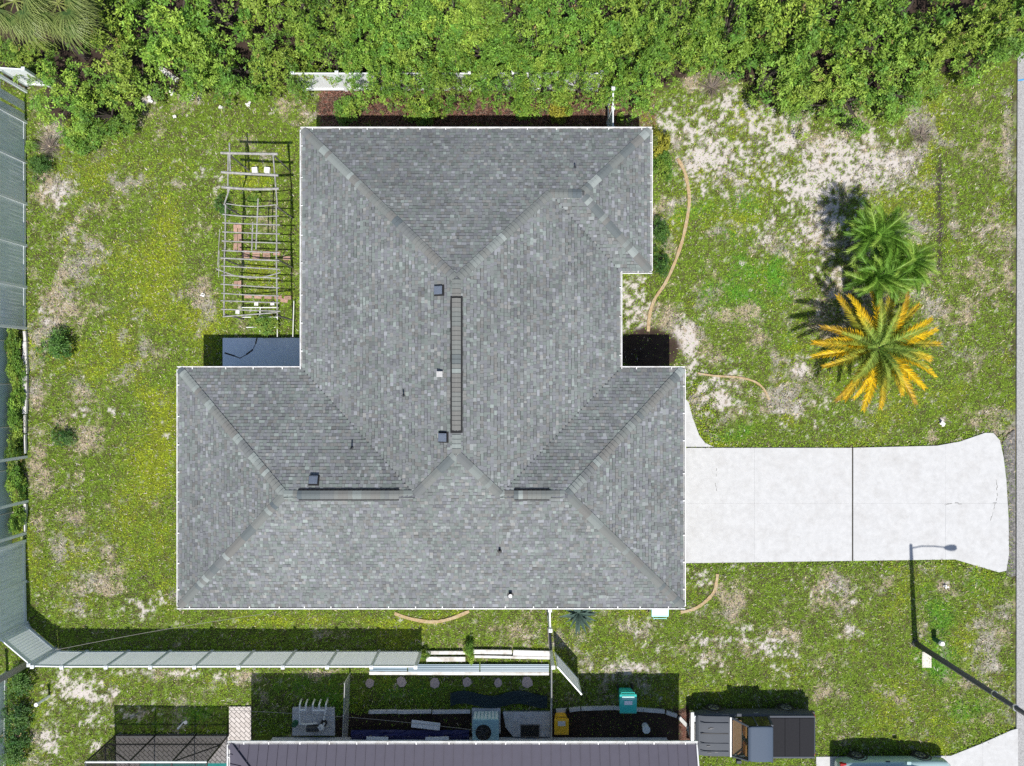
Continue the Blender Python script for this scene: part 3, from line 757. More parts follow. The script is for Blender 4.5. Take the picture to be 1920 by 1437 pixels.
# ridge vents: dark plastic bodies under the raised caps
def ridge_vent(A, B):
    d = (B - A).normalized(); s = V(0, 0, 1).cross(d)
    mb = MB(); w = .24
    for sgn in (-1, 1):
        mid = (A + B) / 2 + s * sgn * w / 2 + V(0, 0, .026 - SL * w / 2)
        az = V(0, 0, 1) * .028; ay = (s * sgn * w / 2 + V(0, 0, -SL * w / 2))
        mb.obox(mid, d * ((B - A).length / 2 + .03), ay, az)
    return mb.build('ridge_vent', M['vent_dark'], roof)
ridge_vent(V(RX, VENTS[0][0], zr(HM)), V(RX, VENTS[0][1], zr(HM)))
ridge_vent(V(VENTS[1][0], RY, zr(HW)), V(VENTS[1][1], RY, zr(HW)))
ridge_vent(V(VENTS[2][0], RY, zr(HW)), V(VENTS[2][1], RY, zr(HW)))

def roof_z(x, y):
    best = 0
    def m(*d): return min(d)
    h = []
    if W1 <= x <= E1 and S1 <= y <= N1: h.append(m(x - W1, E1 - x, y - S1, N1 - y))
    if W2 <= x <= E2 and S1 <= y <= N2: h.append(m(x - W2, E2 - x, y - S1, N2 - y))
    if W2 <= x <= E3 and S3 <= y <= N2: h.append(m(x - W2, E3 - x, y - S3, N2 - y))
    return Z0 + SL * max(h)
def on_roof(px, py):
    z = 4.0
    for _ in range(8):
        p = at(px, py, z); z = roof_z(p.x, p.y)
    return at(px, py, z)
def box_vent(px, py):
    p = on_roof(px, py)
    n = 1e-2; gx = (roof_z(p.x + n, p.y) - roof_z(p.x - n, p.y)) / (2 * n); gy = (roof_z(p.x, p.y + n) - roof_z(p.x, p.y - n)) / (2 * n)
    nz = V(-gx, -gy, 1).normalized(); ax = V(1, 0, gx).normalized(); ay = nz.cross(ax)
    mb = MB(); mb.obox(p + nz * .02, ax * .22, ay * .22, nz * .004); mb.obox(p + nz * .07, ax * .15, ay * .15, nz * .05)
    v = mb.build('box_vent', M['vent_dark'], roof)
    mb = MB(); mb.obox(p + nz * .135, ax * .175, ay * .165, nz * .02); mb.obox(p + nz * .16, ax * .14, ay * .13, nz * .006)
    mb.build('box_vent', M['vent_blue'], roof, bevel=.012)
for a in ((824, 545), (832, 820), (589, 901)): box_vent(*a)
def pipe_vent(px, py, h, r, mt, boot=True, cap=None):
    p = on_roof(px, py); mb = MB()
    mb.disc((p.x, p.y), r * 2.4, p.z - .05, p.z + .05, 14, r * 1.5)
    mb.tube([p, p + V(0, 0, h)], r, 10)
    mb.build('vent_pipe', mt, roof)
    if cap: 
        mb = MB(); mb.tube([p + V(0, 0, h - .01), p + V(0, 0, h + .03)], r * 1.15, 10); mb.build('pipe_cap', cap, roof)
pipe_vent(757, 742, .42, .035, M['truck_dark']); pipe_vent(660, 840, .42, .035, M['truck_dark']); pipe_vent(937, 1033, .30, .05, M['black']); pipe_vent(957, 1114, .28, .07, M['black'], cap=M['white_metal']); pipe_vent(1078, 314, .26, .035, M['truck_dark'])
p = on_roof(825, 702); mb = MB(); mb.tube([p, p + V(0, 0, .16)], .06, 10); mb.obox(p + V(0, 0, .17), V(.12, 0, 0), V(0, .11, 0), V(0, 0, .03)); mb.build('hooded_vent', M['galv'], roof)

# gutters: trough, back and front lip, hangers as sub-parts
hanger_mb = MB(); hanger_mb.box(-.02, .02, 0, GW + .01, -.004, .006); hang_me = None
def gutter(a, b, out, parent=house, z=Z0, step=1.15):
    global hang_me
    a = Vector((*a, 0)); b = Vector((*b, 0)); d = (b - a); L = d.length; d.normalize(); o = Vector((*out, 0))
    mb = MB(); mid = (a + b) / 2
    ext = L / 2
    mb.obox(mid + o * (GW - .012) + V(0, 0, z - .055), d * ext, o * .012, V(0, 0, .06))
    mb.obox(mid + o * (GW - .004) + V(0, 0, z + .006), d * ext, o * .02, V(0, 0, .006))
    mb.obox(mid + o * .008 + V(0, 0, z - .075), d * ext, o * .008, V(0, 0, .06))
    g = mb.build('gutter', M['white_metal'], parent)
    mb = MB(); mb.obox(mid + o * (GW / 2 - .002) + V(0, 0, z - .10), d * ext, o * (GW / 2 - .012), V(0, 0, .012)); mb.build('trough', M['gutter_in'], g)
    k = int(L / step)
    for i in range(k):
        t = (i + .5) / k * L + random.uniform(-.15, .15)
        if hang_me is None: 
            hang_me = hanger_mb.build('gutter_hanger', M['white_metal'], g).data; h = [c for c in g.children if c.name.startswith('gutter_hanger')][-1]
        else: h = link('gutter_hanger', hang_me, g)
        h.location = a + d * t + V(0, 0, z + .012); h.rotation_euler = (0, 0, math.atan2(o.y, o.x) - math.pi / 2)
G = GW
gutter((W1 - G, S1), (E1 + G, S1), (0, -1)); gutter((W1, S1 + .002), (W1, N1 - .002), (-1, 0)); gutter((W1 - G, N1), (W2 - G - .002, N1), (0, 1)); gutter((W2, N1 + .002), (W2, N2 - .002), (-1, 0))
gutter((W2 - G, N2), (E3 + G, N2), (0, 1)); gutter((E3, S3 + .002), (E3, N2 - .002), (1, 0)); gutter((E2 + G + .002, S3), (E3 + G, S3), (0, -1)); gutter((E2, N1 + .002), (E2, S3 - .002), (1, 0)); gutter((E2 + G + .002, N1), (E1 + G, N1), (0, 1)); gutter((E1, S1 + .002), (E1, N1 - .002), (1, 0))
# downspouts
for (x, y) in ((W1 + .3, S1 + .42), (E1 - .3, S1 + .42), (W2 + .42, N2 - .3)):
    mb = MB(); mb.bar((x, y, .1), (x, y, Z0 - .18), .07, .09, up=V(0, 1, 0)); mb.build('downspout', M['white_metal'], house)
mb = MB(); mb.box(E1 - o_ - .02, E1 - o_ + .02, at(0, 1040).y, at(0, 862).y, .03, 2.15); mb.build('garage_door', M['vinyl_clean'], house)

# ------------------------------------------------------------------ vinyl fences
FH = 1.78
def vinyl_panel(root, a, b, z0=.06, z1=FH, mt=None, boards=11, tilt=None):
    mt = mt or M['vinyl']
    d = (b - a); L = d.length; d.normalize(); s = V(0, 0, 1).cross(d)
    mb = MB(); w = L / boards; prof = []
    for i in range(boards):
        u = w * i; prof += [(u, -.009), (u + .012, .009), (u + w * .5, .011 + .003 * (i % 2)), (u + w - .012, .009)]
    prof.append((L, -.009)); vs = []
    for u, o in prof: vs += [a + d * u + s * o + V(0, 0, z0 + .05), a + d * u + s * o + V(0, 0, z1 - .05)]
    mb.add(vs, [(2 * i, 2 * i + 2, 2 * i + 3, 2 * i + 1) for i in range(len(prof) - 1)])
    p = mb.build('panel', mt, root)
    mb = MB(); mb.obox((a + b) / 2 + V(0, 0, z1 - .07), d * (L / 2), s * .025, V(0, 0, .07)); mb.build('top_rail', M['vinyl_clean'], root)
    mb = MB(); mb.obox((a + b) / 2 + V(0, 0, z0 + .06), d * (L / 2), s * .025, V(0, 0, .07)); mb.build('bottom_rail', M['vinyl_clean'], root)
def vinyl_post(root, p, h=FH + .06, mt=None):
    mb = MB(); mb.box(p.x - .062, p.x + .062, p.y - .062, p.y + .062, -.1, h); mb.box(p.x - .078, p.x + .078, p.y - .078, p.y + .078, h, h + .025)
    vs = [(p.x - .07, p.y - .07, h + .025), (p.x + .07, p.y - .07, h + .025), (p.x + .07, p.y + .07, h + .025), (p.x - .07, p.y + .07, h + .025), (p.x, p.y, h + .07)]
    mb.add(vs, [(0, 1, 4), (1, 2, 4), (2, 3, 4), (3, 0, 4)])
    mb.build('post', mt or M['vinyl_clean'], root)
def fence(label, pts, mt=None, skip=(), open_end=False, group=None, name='vinyl_fence'):
    P = [at(*p) for p in pts]
    root = thing(name, label, 'fence', P[0], 0, group)
    loc = root.location.copy()
    for i, p in enumerate(P):
        vinyl_post(root, p - loc)
        if i + 1 < len(P) and i not in skip:
            d = (P[i + 1] - p).normalized() * .064
            vinyl_panel(root, p + d - loc, P[i + 1] - d - loc, mt=mt)
    return root
left = fence('long white vinyl fence with dark streaks along the left edge, upper run', [(49, y) for y in (172, 230, 305, 383, 461, 539, 616)], skip=(0,))
# first bay of that run has lost its upper boards
loc = left.location; a = at(49, 177) - loc; b = at(49, 226) - loc
mb = MB(); d = (b - a).normalized(); L = (b - a).length
for i in range(9):
    if i in (0, 1, 2): continue
    if i == 6: continue
    c = a + d * (L * (i + .5) / 9); mb.obox(c + V(0, 0, .92), d * (L / 18 - .006), V(.012, 0, 0), V(0, 0, .8))
mb.build('panel', M['vinyl'], left)
mb = MB(); mb.bar(a + V(0, 0, FH - .06), b + V(0, 0, FH - .06), .05, .14); mb.build('top_rail', M['vinyl_clean'], left)
fence('bare white fence posts with missing panels beside the chain link, left edge', [(49, 857), (51, 940)], skip=(0,), name='fence_posts')
fence('streaked white vinyl fence bay at lower left above the angled corner', [(48, 1000), (48, 1014), (49, 1090), (51, 1167)], skip=(0,))
fence('angled blue grey vinyl fence bay cutting the lower left corner', [(53, 1172), (106, 1217)], M['vinyl_sheet'])
fence('long clean vinyl fence running along the lower left lawn', [(112, 1220)] + [(164 + 78.2 * i, 1221) for i in range(9)], M['vinyl_sheet'])
fence('pale vinyl fence of the neighbour at the left edge below the corner', [(14, 1262), (13, 1340), (12, 1418), (11, 1490)], M['vinyl'])
fence('white vinyl fence showing through the thicket behind the house', [(572 + 78 * i, 170) for i in range(8)], M['vinyl_clean'])
fence('short white vinyl fence bay at upper left beside the thicket', [(50, 160), (96, 163)], M['vinyl_clean'])
# side fence from house to thicket
fence('white vinyl side fence between house rear corner and thicket', [(1139, 198), (1139, 232), (1139, 268)], M['vinyl_clean'], skip=(0,))
sf = [o for o in C.objects if o.name.startswith('vinyl_fence')][-1]
mb = MB(); a = at(1139, 200) - sf.location; b = at(1139, 230) - sf.location; mb.bar(a + V(0, 0, 1.72), b + V(0, 0, 1.72), .06, .14); mb.bar(a + V(0, 0, .25), b + V(0, 0, .25), .05, .14); mb.build('top_rail', M['vinyl_clean'], sf)

# bottom channel of the missing bays on the left: broken white rail pieces
r = thing('broken_rail', 'chipped white fence rail on the ground between the vines and the lawn', 'fence rail', at(50, 740))
for y0, y1, w in ((622, 640, .12), (641, 668, .18), (669, 702, .22), (704, 748, .2), (749, 776, .18), (778, 812, .1), (814, 850, .07), (944, 968, .12), (970, 996, .07)):
    mb = MB(); mb.bar(at(51, y0) - r.location + V(random.uniform(-.02, .02), 0, .12), at(51, y1) - r.location + V(random.uniform(-.02, .02), 0, .12), w, .12); mb.build('rail_piece', M['vinyl_dirty'], r)
mb = MB(); mb.bar(at(39, 860) - r.location + V(0, 0, .3), at(37, 894) - r.location + V(0, 0, .25), .1, .06); mb.build('rail_piece', M['vinyl_dirty'], r)

# gate, swung open
g0 = at(1040, 1222); g1 = at(1084, 1272)
gate = thing('fence_gate', 'white vinyl gate standing open beside the lower lawn', 'gate', g0)
vinyl_panel(gate, V(0, 0, 0), g1 - g0, .12, 1.70, M['vinyl_sheet'], boards=9)
mb = MB(); d = (g1 - g0).normalized()
for t in (.03, .97): mb.bar((g1 - g0) * t + V(0, 0, .1), (g1 - g0) * t + V(0, 0, 1.72), .06, .06, up=V(1, 0, 0))
mb.build('gate_frame', M['vinyl_clean'], gate)
gp = fence('short white vinyl side fence and gate posts below the house', [(1027, 1120), (1028, 1156)], M['vinyl_clean'])
vinyl_post(gp, at(1033, 1221) - gp.location)
mb = MB(); mb.bar(at(1029, 1176) - gp.location + V(0, 0, .05), at(1032, 1216) - gp.location + V(0, 0, .05), .14, .08); mb.build('threshold', M['wood_grey'], gp)

# fallen rails and the shutter panels on the ground
def flat_piece(name, label, cat, a, b, w, h, mt, z=.08, group=None, parts=None):
    A = at(*a); B = at(*b); root = thing(name, label, cat, A, 0, group)
    mb = MB(); mb.bar(V(0, 0, z), B - A + V(0, 0, z), w, h); mb.build('board', mt, root, bevel=.008)
    return root
fr = thing('fallen_fence_bay', 'fallen dirty white fence rails on the ground beside the gate post', 'fence rail', at(960, 1228))
for (x0, y0, x1, y1, w) in ((800, 1222, 875, 1222, .16), (800, 1234, 873, 1234, .22), (888, 1220, 960, 1221, .2), (962, 1222, 1031, 1224, .26), (890, 1229, 1031, 1232, .12)):
    mb = MB(); mb.bar(at(x0, y0) - fr.location + V(0, 0, .12), at(x1, y1) - fr.location + V(0, 0, .12), w, .08); mb.build('fence_rail', M['vinyl_dirty'], fr, bevel=.01)
sp = thing('shutter_stack', 'stack of blue grey corrugated panels lying along the fence line', 'panels', at(860, 1256))
for j, (x0, x1, yy) in enumerate(((694, 764, 1250), (766, 899, 1251), (901, 1029, 1251))):
    mb = MB(); A = at(x0, yy); B = at(x1, yy); n = 14; w = .36
    prof = [(-w / 2 + w * i / n, .10 + (.03 if (i // 2) % 2 else 0)) for i in range(n + 1)]
    vs = [(A.x, A.y + y, z) for y, z in prof] + [(B.x, B.y + y, z) for y, z in prof] + [(A.x, A.y + y, z - .02) for y, z in prof] + [(B.x, B.y + y, z - .02) for y, z in prof]
    q = n + 1; fs = [(i, q + i, q + i + 1, i + 1) for i in range(n)] + [(2 * q + i, 2 * q + i + 1, 3 * q + i + 1, 3 * q + i) for i in range(n)] + [(0, 2 * q, 3 * q, q), (n, q + n, 3 * q + n, 2 * q + n)]
    mb.add([Vector(v) - sp.location for v in vs], fs); mb.build('corrugated_panel', M['blue_panel'], sp)
mb = MB(); mb.bar(at(693, 1261) - sp.location + V(0, 0, .06), at(1029, 1262) - sp.location + V(0, 0, .06), .14, .09); mb.build('white_edge_board', M['vinyl_dirty'], sp)

# ------------------------------------------------------------------ chain link fences
def chain_link(label, pts, h, step=.16, fabric=None, name='chain_link_fence'):
    P = [at(*p) for p in pts]; root = thing(name, label, 'fence', P[0]); loc = root.location.copy()
    for i, p in enumerate(P):
        mb = MB(); mb.tube([p - loc + V(0, 0, -.1), p - loc + V(0, 0, h + .05)], .028, 8); mb.disc(((p - loc).x, (p - loc).y), .035, h + .05, h + .08, 8, .01); mb.build('post', M['galv'], root)
        if i + 1 < len(P):
            a = p - loc; b = P[i + 1] - loc
            mb = MB(); mb.tube([a + V(0, 0, h), b + V(0, 0, h)], .02, 8); mb.build('top_rail', M['galv'], root)
            d = (b - a); L = d.length; d.normalize(); mb = MB()
            if fabric:
                mb.obox((a + b) / 2 + V(0, 0, h / 2), d * L / 2, V(0, 0, 1).cross(d) * .008, V(0, 0, h / 2 - .03)); mb.build('privacy_mesh', fabric, root)
            else:
                k = -h
                while k < L:
                    for s in (1, -1):
                        t0, t1 = max(k, 0), min(k + h, L)
                        if t1 - t0 < .05: continue
                        z0 = (t0 - k) if s > 0 else h - (t0 - k); z1 = (t1 - k) if s > 0 else h - (t1 - k)
                        mb.bar(a + d * t0 + V(0, 0, z0), a + d * t1 + V(0, 0, z1), .006)
                    k += step
                o = mb.build('wire_mesh', M['galv'], root); o['kind'] = 'stuff'
    return root
chain_link('chain link fence with dark privacy mesh behind vines at the left edge', [(23, 560), (23, 640), (23, 720), (23, 800), (23, 880), (23, 960), (23, 1040)], 1.6, fabric=M['privacy'])
chain_link('low chain link fence between the pool equipment and the blue tarp', [(657, 1262), (655, 1320), (652, 1385)], 1.1)
chain_link('low chain link fence between concrete pad and yellow bin', [(1032, 1236), (1032, 1300), (1032, 1380)], 1.1)

# ------------------------------------------------------------------ foliage builders
def rosette_mesh(name, pos, nrm, cols, size, per=7, seed=0, lw=.42, mt=None, lift=.35):
    """leaf rosettes: per leaves round each position"""
    r = np.random.default_rng(seed); n = len(pos)
    nrm = nrm / np.linalg.norm(nrm, axis=1)[:, None]
    t = np.cross(nrm, np.array((.3, .9, .2))); t /= np.linalg.norm(t, axis=1)[:, None]; b = np.cross(nrm, t)
    a = (np.arange(per) / per * 2 * np.pi)[None, :] + r.uniform(0, 6.28, (n, 1)) + r.normal(0, .25, (n, per))
    el = r.uniform(-.25, lift * 2, (n, per)); L = size[:, None] * r.uniform(.6, 1.2, (n, per))
    dirv = (t[:, None] * np.cos(a)[..., None] + b[:, None] * np.sin(a)[..., None]) * np.cos(el)[..., None] + nrm[:, None] * np.sin(el)[..., None]
    side = np.cross(dirv, nrm[:, None] + r.normal(0, .35, (n, per, 3))); side /= np.linalg.norm(side, axis=2)[..., None] + 1e-9
    p0 = pos[:, None] + r.normal(0, .02, (n, per, 3)) + dirv * (L * .12)[..., None]
    tip = p0 + dirv * L[..., None]; mid = p0 + dirv * (L * .5)[..., None] + nrm[:, None] * (L * .06)[..., None]
    w = (L * lw / 2)[..., None]
    v = np.stack([p0, mid - side * w, tip, mid + side * w], 2).reshape(-1, 3)
    c = np.repeat((cols[:, None] * r.uniform(.7, 1.35, (n, per, 1))).reshape(-1, 3), 4, 0)
    return np_mesh(name, v, np.arange(len(v)), 4, mt or M['leaf'], c)

GREEN_A = np.array((.195, .32, .04)); GREEN_B = np.array((.13, .25, .034)); GREEN_Y = np.array((.27, .375, .05))
def crown_mesh(seed, R, H, nl, nr, leaf=.15, flat=.55, lr=(.45, .85), tint=None, lo=.22):
    r = np.random.default_rng(seed)
    a = r.uniform(0, 6.28, nl); d = R * .86 * np.sqrt(r.random(nl)); rad = r.uniform(*lr, nl)
    lz = H * (1 - flat * .55 * (d / R) ** 2) - rad - r.uniform(0, .42 * H, nl)
    low = r.random(nl) < lo; lz = np.where(low, lz * r.uniform(.4, .8, nl), lz); lz = np.maximum(lz, rad * .55)
    lc = np.stack([np.cos(a) * d, np.sin(a) * d, lz], -1)
    k = r.integers(0, nl, nr)
    u = r.normal(0, 1, (nr, 3)); u[:, 2] = np.abs(u[:, 2]) * 1.1 - .25; u /= np.linalg.norm(u, axis=1)[:, None]
    pos = lc[k] + u * (rad[k] * r.uniform(.78, 1.08, nr))[:, None]; pos[:, 2] = np.maximum(pos[:, 2], .06)
    nrm = u + np.array((0, -.15, .75)) + r.normal(0, .25, (nr, 3))
    ta = tint if tint is not None else tuple(g * (.86 + .07 * (seed % 4)) * np.array((1 - .06 * (seed % 3), 1, 1)) for g in (GREEN_A, GREEN_B, GREEN_Y))
    lt = r.random(nl); base = np.where((lt < .30)[:, None], ta[1], np.where((lt < .62)[:, None], ta[0], ta[2]))
    cols = base[k] * r.uniform(.75, 1.25, nr)[:, None]
    dead = r.random(nr) < .006; cols[dead] = (.28, .22, .07)
    return rosette_mesh('crown', pos, nrm, cols, r.uniform(leaf * .75, leaf * 1.25, nr), 7, seed + 50), lc

def trunk_mesh(seed, lc, H, r0=.12):
    r = random.Random(seed); mb = MB(); fork = V(r.uniform(-.15, .15), r.uniform(-.15, .15), H * .3)
    mb.tube([V(0, 0, -.1), V(.03, .02, H * .15), fork], [r0 * 1.2, r0, r0 * .85], 8)
    idx = list(range(len(lc))); r.shuffle(idx)
    for i in idx[:12]:
        t = Vector(lc[i]); m = fork.lerp(t, .5) + V(r.uniform(-.2, .2), r.uniform(-.2, .2), r.uniform(0, .2))
        mb.tube([fork, m, t], [r0 * .55, r0 * .35, r0 * .12], 5)
    me = bpy.data.meshes.new('trunk'); me.from_pydata(mb.v, [], mb.f); me.materials.append(M['bark']); me.update()
    return me
TREEV = []
for s in range(6):
    me, lc = crown_mesh(100 + s, 2.45, 4.0, *((76, 900, .16) if s < 3 else (50, 640, .185)), .55, (.26, .46))
    TREEV.append((me, trunk_mesh(s, lc, 4.0)))
TREES = []
def tree(px, py, rpx, h, label, group='thicket trees', variant=None, name='thicket_tree', zc=None):
    """px, py: where the middle of the crown shows"""
    zc = h * .55 if zc is None else zc
    b = at(px, py, zc); k = len(TREES) % 6 if variant is None else variant
    o = thing(name, label, 'tree', (b.x, b.y, 0), RNG.uniform(0, 6.28), group)
    s = rpx / 40 / 2.45 * (HC - zc) / HC
    c = link('crown', TREEV[k][0], o); c.scale = (s, s, h / 4.0); t = link('trunk', TREEV[k][1], o); t.scale = (s, s, h / 4.0)
    TREES.append(o); return o
INNER = 'leafy green tree packed inside the dense thicket along the top edge'
EDGE = [
    (120, 175, 74, 2.6, 'leafy tree of the thicket beside the upper left fence corner'),
    (195, 205, 62, 2.2, 'low leafy tree jutting from the thicket into the left lawn'),
    (250, 140, 80, 3.2, 'leafy thicket tree left of the fallen white rail'),
    (350, 105, 84, 3.4, 'leafy thicket tree above the fallen white rail'),
    (440, 120, 78, 3.2, 'leafy thicket tree straight above the pole arbour'),
    (525, 120, 70, 3.0, 'leafy thicket tree just left of the exposed white fence panel'),
    (615, 80, 70, 3.4, 'leafy thicket tree behind the exposed white fence panel'),
    (700, 150, 62, 3.5, 'leafy thicket tree overhanging the fence right of the exposed panel'),
    (765, 142, 70, 3.6, 'leafy thicket tree behind the left part of the rear fence'),
    (850, 146, 66, 3.5, 'leafy thicket tree behind the house above the roof ridge'),
    (935, 142, 68, 3.6, 'leafy thicket tree behind the rear fence, above the middle of the eave'),
    (1018, 146, 66, 3.5, 'leafy thicket tree behind the house left of the side fence'),
    (1090, 150, 62, 3.4, 'leafy thicket tree standing against the side fence'),
    (1192, 170, 60, 2.6, 'leafy thicket tree at the rear right corner of the house'),
    (1270, 95, 66, 3.0, 'leafy thicket tree left of the sandy gap'),
    (1345, 70, 66, 3.0, 'leafy thicket tree above the sandy gap'),
    (1445, 140, 82, 3.0, 'leafy thicket tree at the right side of the sandy gap'),
    (1520, 185, 70, 2.6, 'low leafy thicket tree reaching furthest onto the white sand'),
    (1600, 175, 78, 2.7, 'leafy thicket tree above the green feather palms'),
    (1675, 160, 72, 2.6, 'leafy thicket tree at the thicket corner above the tyre rut'),
    (1755, 115, 76, 2.8, 'leafy thicket tree second from the street'),
    (1830, 85, 70, 2.8, 'leafy thicket tree beside the top end of the street'),
    (1890, 62, 52, 2.6, 'leafy thicket tree overhanging the end of the street'),
    (62, 118, 52, 2.0, 'leafy tree below the fan palms at the left edge'),
    (6, 112, 40, 1.8, 'leafy tree cut by the left edge below the fan palms'),
]
for i, (x, y, r_, h, lab) in enumerate(EDGE): tree(x, y, r_, h, lab, group=None, variant=(i % 3) if 560 < x < 1360 else 3 + i % 3, zc=1.9 if 680 < x < 1150 else None)
for i in range(19):
    x = -20 + i * 108 + RNG.uniform(-18, 18)
    if x < 150: continue
    tree(x, 20 + RNG.uniform(-14, 22), 92, 4.0 + RNG.uniform(-.3, .5), INNER, variant=(i % 3) if 560 < x < 1360 else 3 + i % 3)
for x in (700, 800, 900, 1000, 1100, 1190): tree(x, 88, 78, 3.6, INNER, variant=1)
for x in (1470, 1640): tree(x, 80, 84, 3.4, INNER, variant=4)

BUSHV = []
for s in range(4):
    me, lc = crown_mesh(300 + s, .62, .95, 12, 330, .12, .5, (.2, .34), None, .3)
    BUSHV.append((me, trunk_mesh(40 + s, lc, .9, .03)))
DARKT = (np.array((.045, .12, .02)), np.array((.025, .085, .016)), np.array((.08, .17, .03)))
for s in range(3):
    me, lc = crown_mesh(400 + s, .62, .95, 12, 300, .085, .5, (.2, .34), DARKT, .3)
    BUSHV.append((me, trunk_mesh(50 + s, lc, .9, .03)))
YT = (np.array((.26, .27, .03)), np.array((.16, .20, .03)), np.array((.34, .33, .04)))
me, lc = crown_mesh(420, .62, .95, 12, 300, .11, .5, (.2, .34), YT, .3); BUSHV.append((me, trunk_mesh(60, lc, .9, .03)))
nb = 0
def bush(px, py, r, h, label, v=None, name='shrub', group=None, cat='shrub', ry=None):
    global nb
    b = at(px, py, h * .4); o = thing(name, label, cat, (b.x, b.y, 0), RNG.uniform(0, 6.28) if ry is None else 0, group); k = nb % 4 if v is None else v; nb += 1
    c = link('crown', BUSHV[k][0], o); t = link('stem', BUSHV[k][1], o)
    sx = r / 40 / .62; sy = (ry or r) / 40 / .62
    c.scale = (sx, sy, h / .95); t.scale = (sx, sy, h / .95)
    return o
bush(110, 655, 32, 1.0, 'round dark shrub with black shadow in the left lawn', 4)
bush(118, 818, 20, .5, 'small dark shrub in the left lawn, below the round one', 5)
bush(80, 313, 24, .7, 'dark green shrub beside the upper left fence', 4)
bush(150, 258, 30, .8, 'leafy shrub below the thicket at upper left', 1)
bush(60, 276, 12, .4, 'small light shrub against the upper left fence', 2)
bush(420, 385, 18, .6, 'small green shrub at the left side of the pole arbour', 5)
bush(480, 375, 13, .3, 'low green plant under the pole arbour crossbars', 0)
bush(497, 603, 22, .5, 'bright green plant at the lower end of the pole arbour', 0)
for i, y in enumerate((640, 690, 745, 800, 845)):
    bush(30 + (i % 2) * 2, y, 13, .8, ['vine clump at the top of the fence gap on the left edge', 'vine clump second from the top of the left fence gap', 'vine clump in the middle of the left fence gap', 'vine clump fourth from the top of the left fence gap', 'vine clump just above the upper bare fence post'][i], i % 4, 'vine_shrub', ry=30)
bush(31, 905, 13, .8, 'vine clump between the two bare fence posts', 1, 'vine_shrub', ry=28)
bush(31, 970, 13, .8, 'vine clump below the lower bare fence post', 2, 'vine_shrub', ry=26)
for i, (x, y) in enumerate(((40, 1285), (34, 1330), (30, 1375), (28, 1420))):
    bush(x, y, 26, .8, ['dark shrub at the top of the lower left hedge', 'dark shrub second from top in the lower left hedge', 'dark shrub third from top in the lower left hedge', 'dark shrub at the bottom of the lower left hedge'][i], 4 + i % 3, ry=30)
bush(1240, 268, 19, 1.0, 'yellow green shrub beside the rear right house corner', 7, ry=26)
bush(1242, 312, 18, .9, 'green shrub under the right eave, second from the rear corner', 1, ry=24)
bush(1240, 440, 18, .9, 'dark shrub under the right eave beside the bay', 4, ry=30)
bush(1240, 490, 17, .9, 'green shrub at the front corner of the bay', 5, ry=26)
bush(1050, 212, 20, .7, 'leafy plant with yellow leaves in the rear bed', 7)
bush(790, 205, 26, .9, 'green shrub in the rear bed below the fence, left of centre', 0)
bush(655, 205, 24, .9, 'green shrub in the rear bed near the rear left house corner', 1)
bush(985, 200, 22, .8, 'green shrub in the rear bed right of centre', 2)
bush(1165, 222, 8, .4, 'tiny plant beside the side fence in the shade', 0)
bush(795, 1226, 9, .5, 'vine at the end of the lower fence', 1, 'vine_shrub'); bush(881, 1226, 10, .7, 'vine climbing over the fallen fence rails', 3, 'vine_shrub', ry=20)
# dry grass tuft of a dead shrub
def dead_tuft(px, py, r, label):
    b = at(px, py); o = thing('dry_tuft', label, 'plant', b); mb = MB(); rr = random.Random(px)
    for i in range(150):
        a = rr.uniform(0, 6.28); L = r / 40 * rr.uniform(.5, 1.0); e = rr.uniform(.15, 1.0); d = V(math.cos(a) * math.cos(e), math.sin(a) * math.cos(e), math.sin(e)) * L; s = V(-math.sin(a), math.cos(a), 0) * .009
        c = rr.choice([(.34, .27, .22), (.26, .22, .19), (.18, .15, .13)]); st = V(math.cos(a), math.sin(a), 0) * rr.uniform(0, .2)
        mb.add([st - s, st + s, st + d], [(0, 1, 2)], c)
    mb.build('blades', M['blade'], o)
dead_tuft(93, 276, 38, 'dry grey grass tuft below the upper left thicket'); dead_tuft(1725, 255, 34, 'dry brown brush at the corner of the thicket'); dead_tuft(1335, 165, 40, 'grey dead palm leaves on the sand left of the thicket')

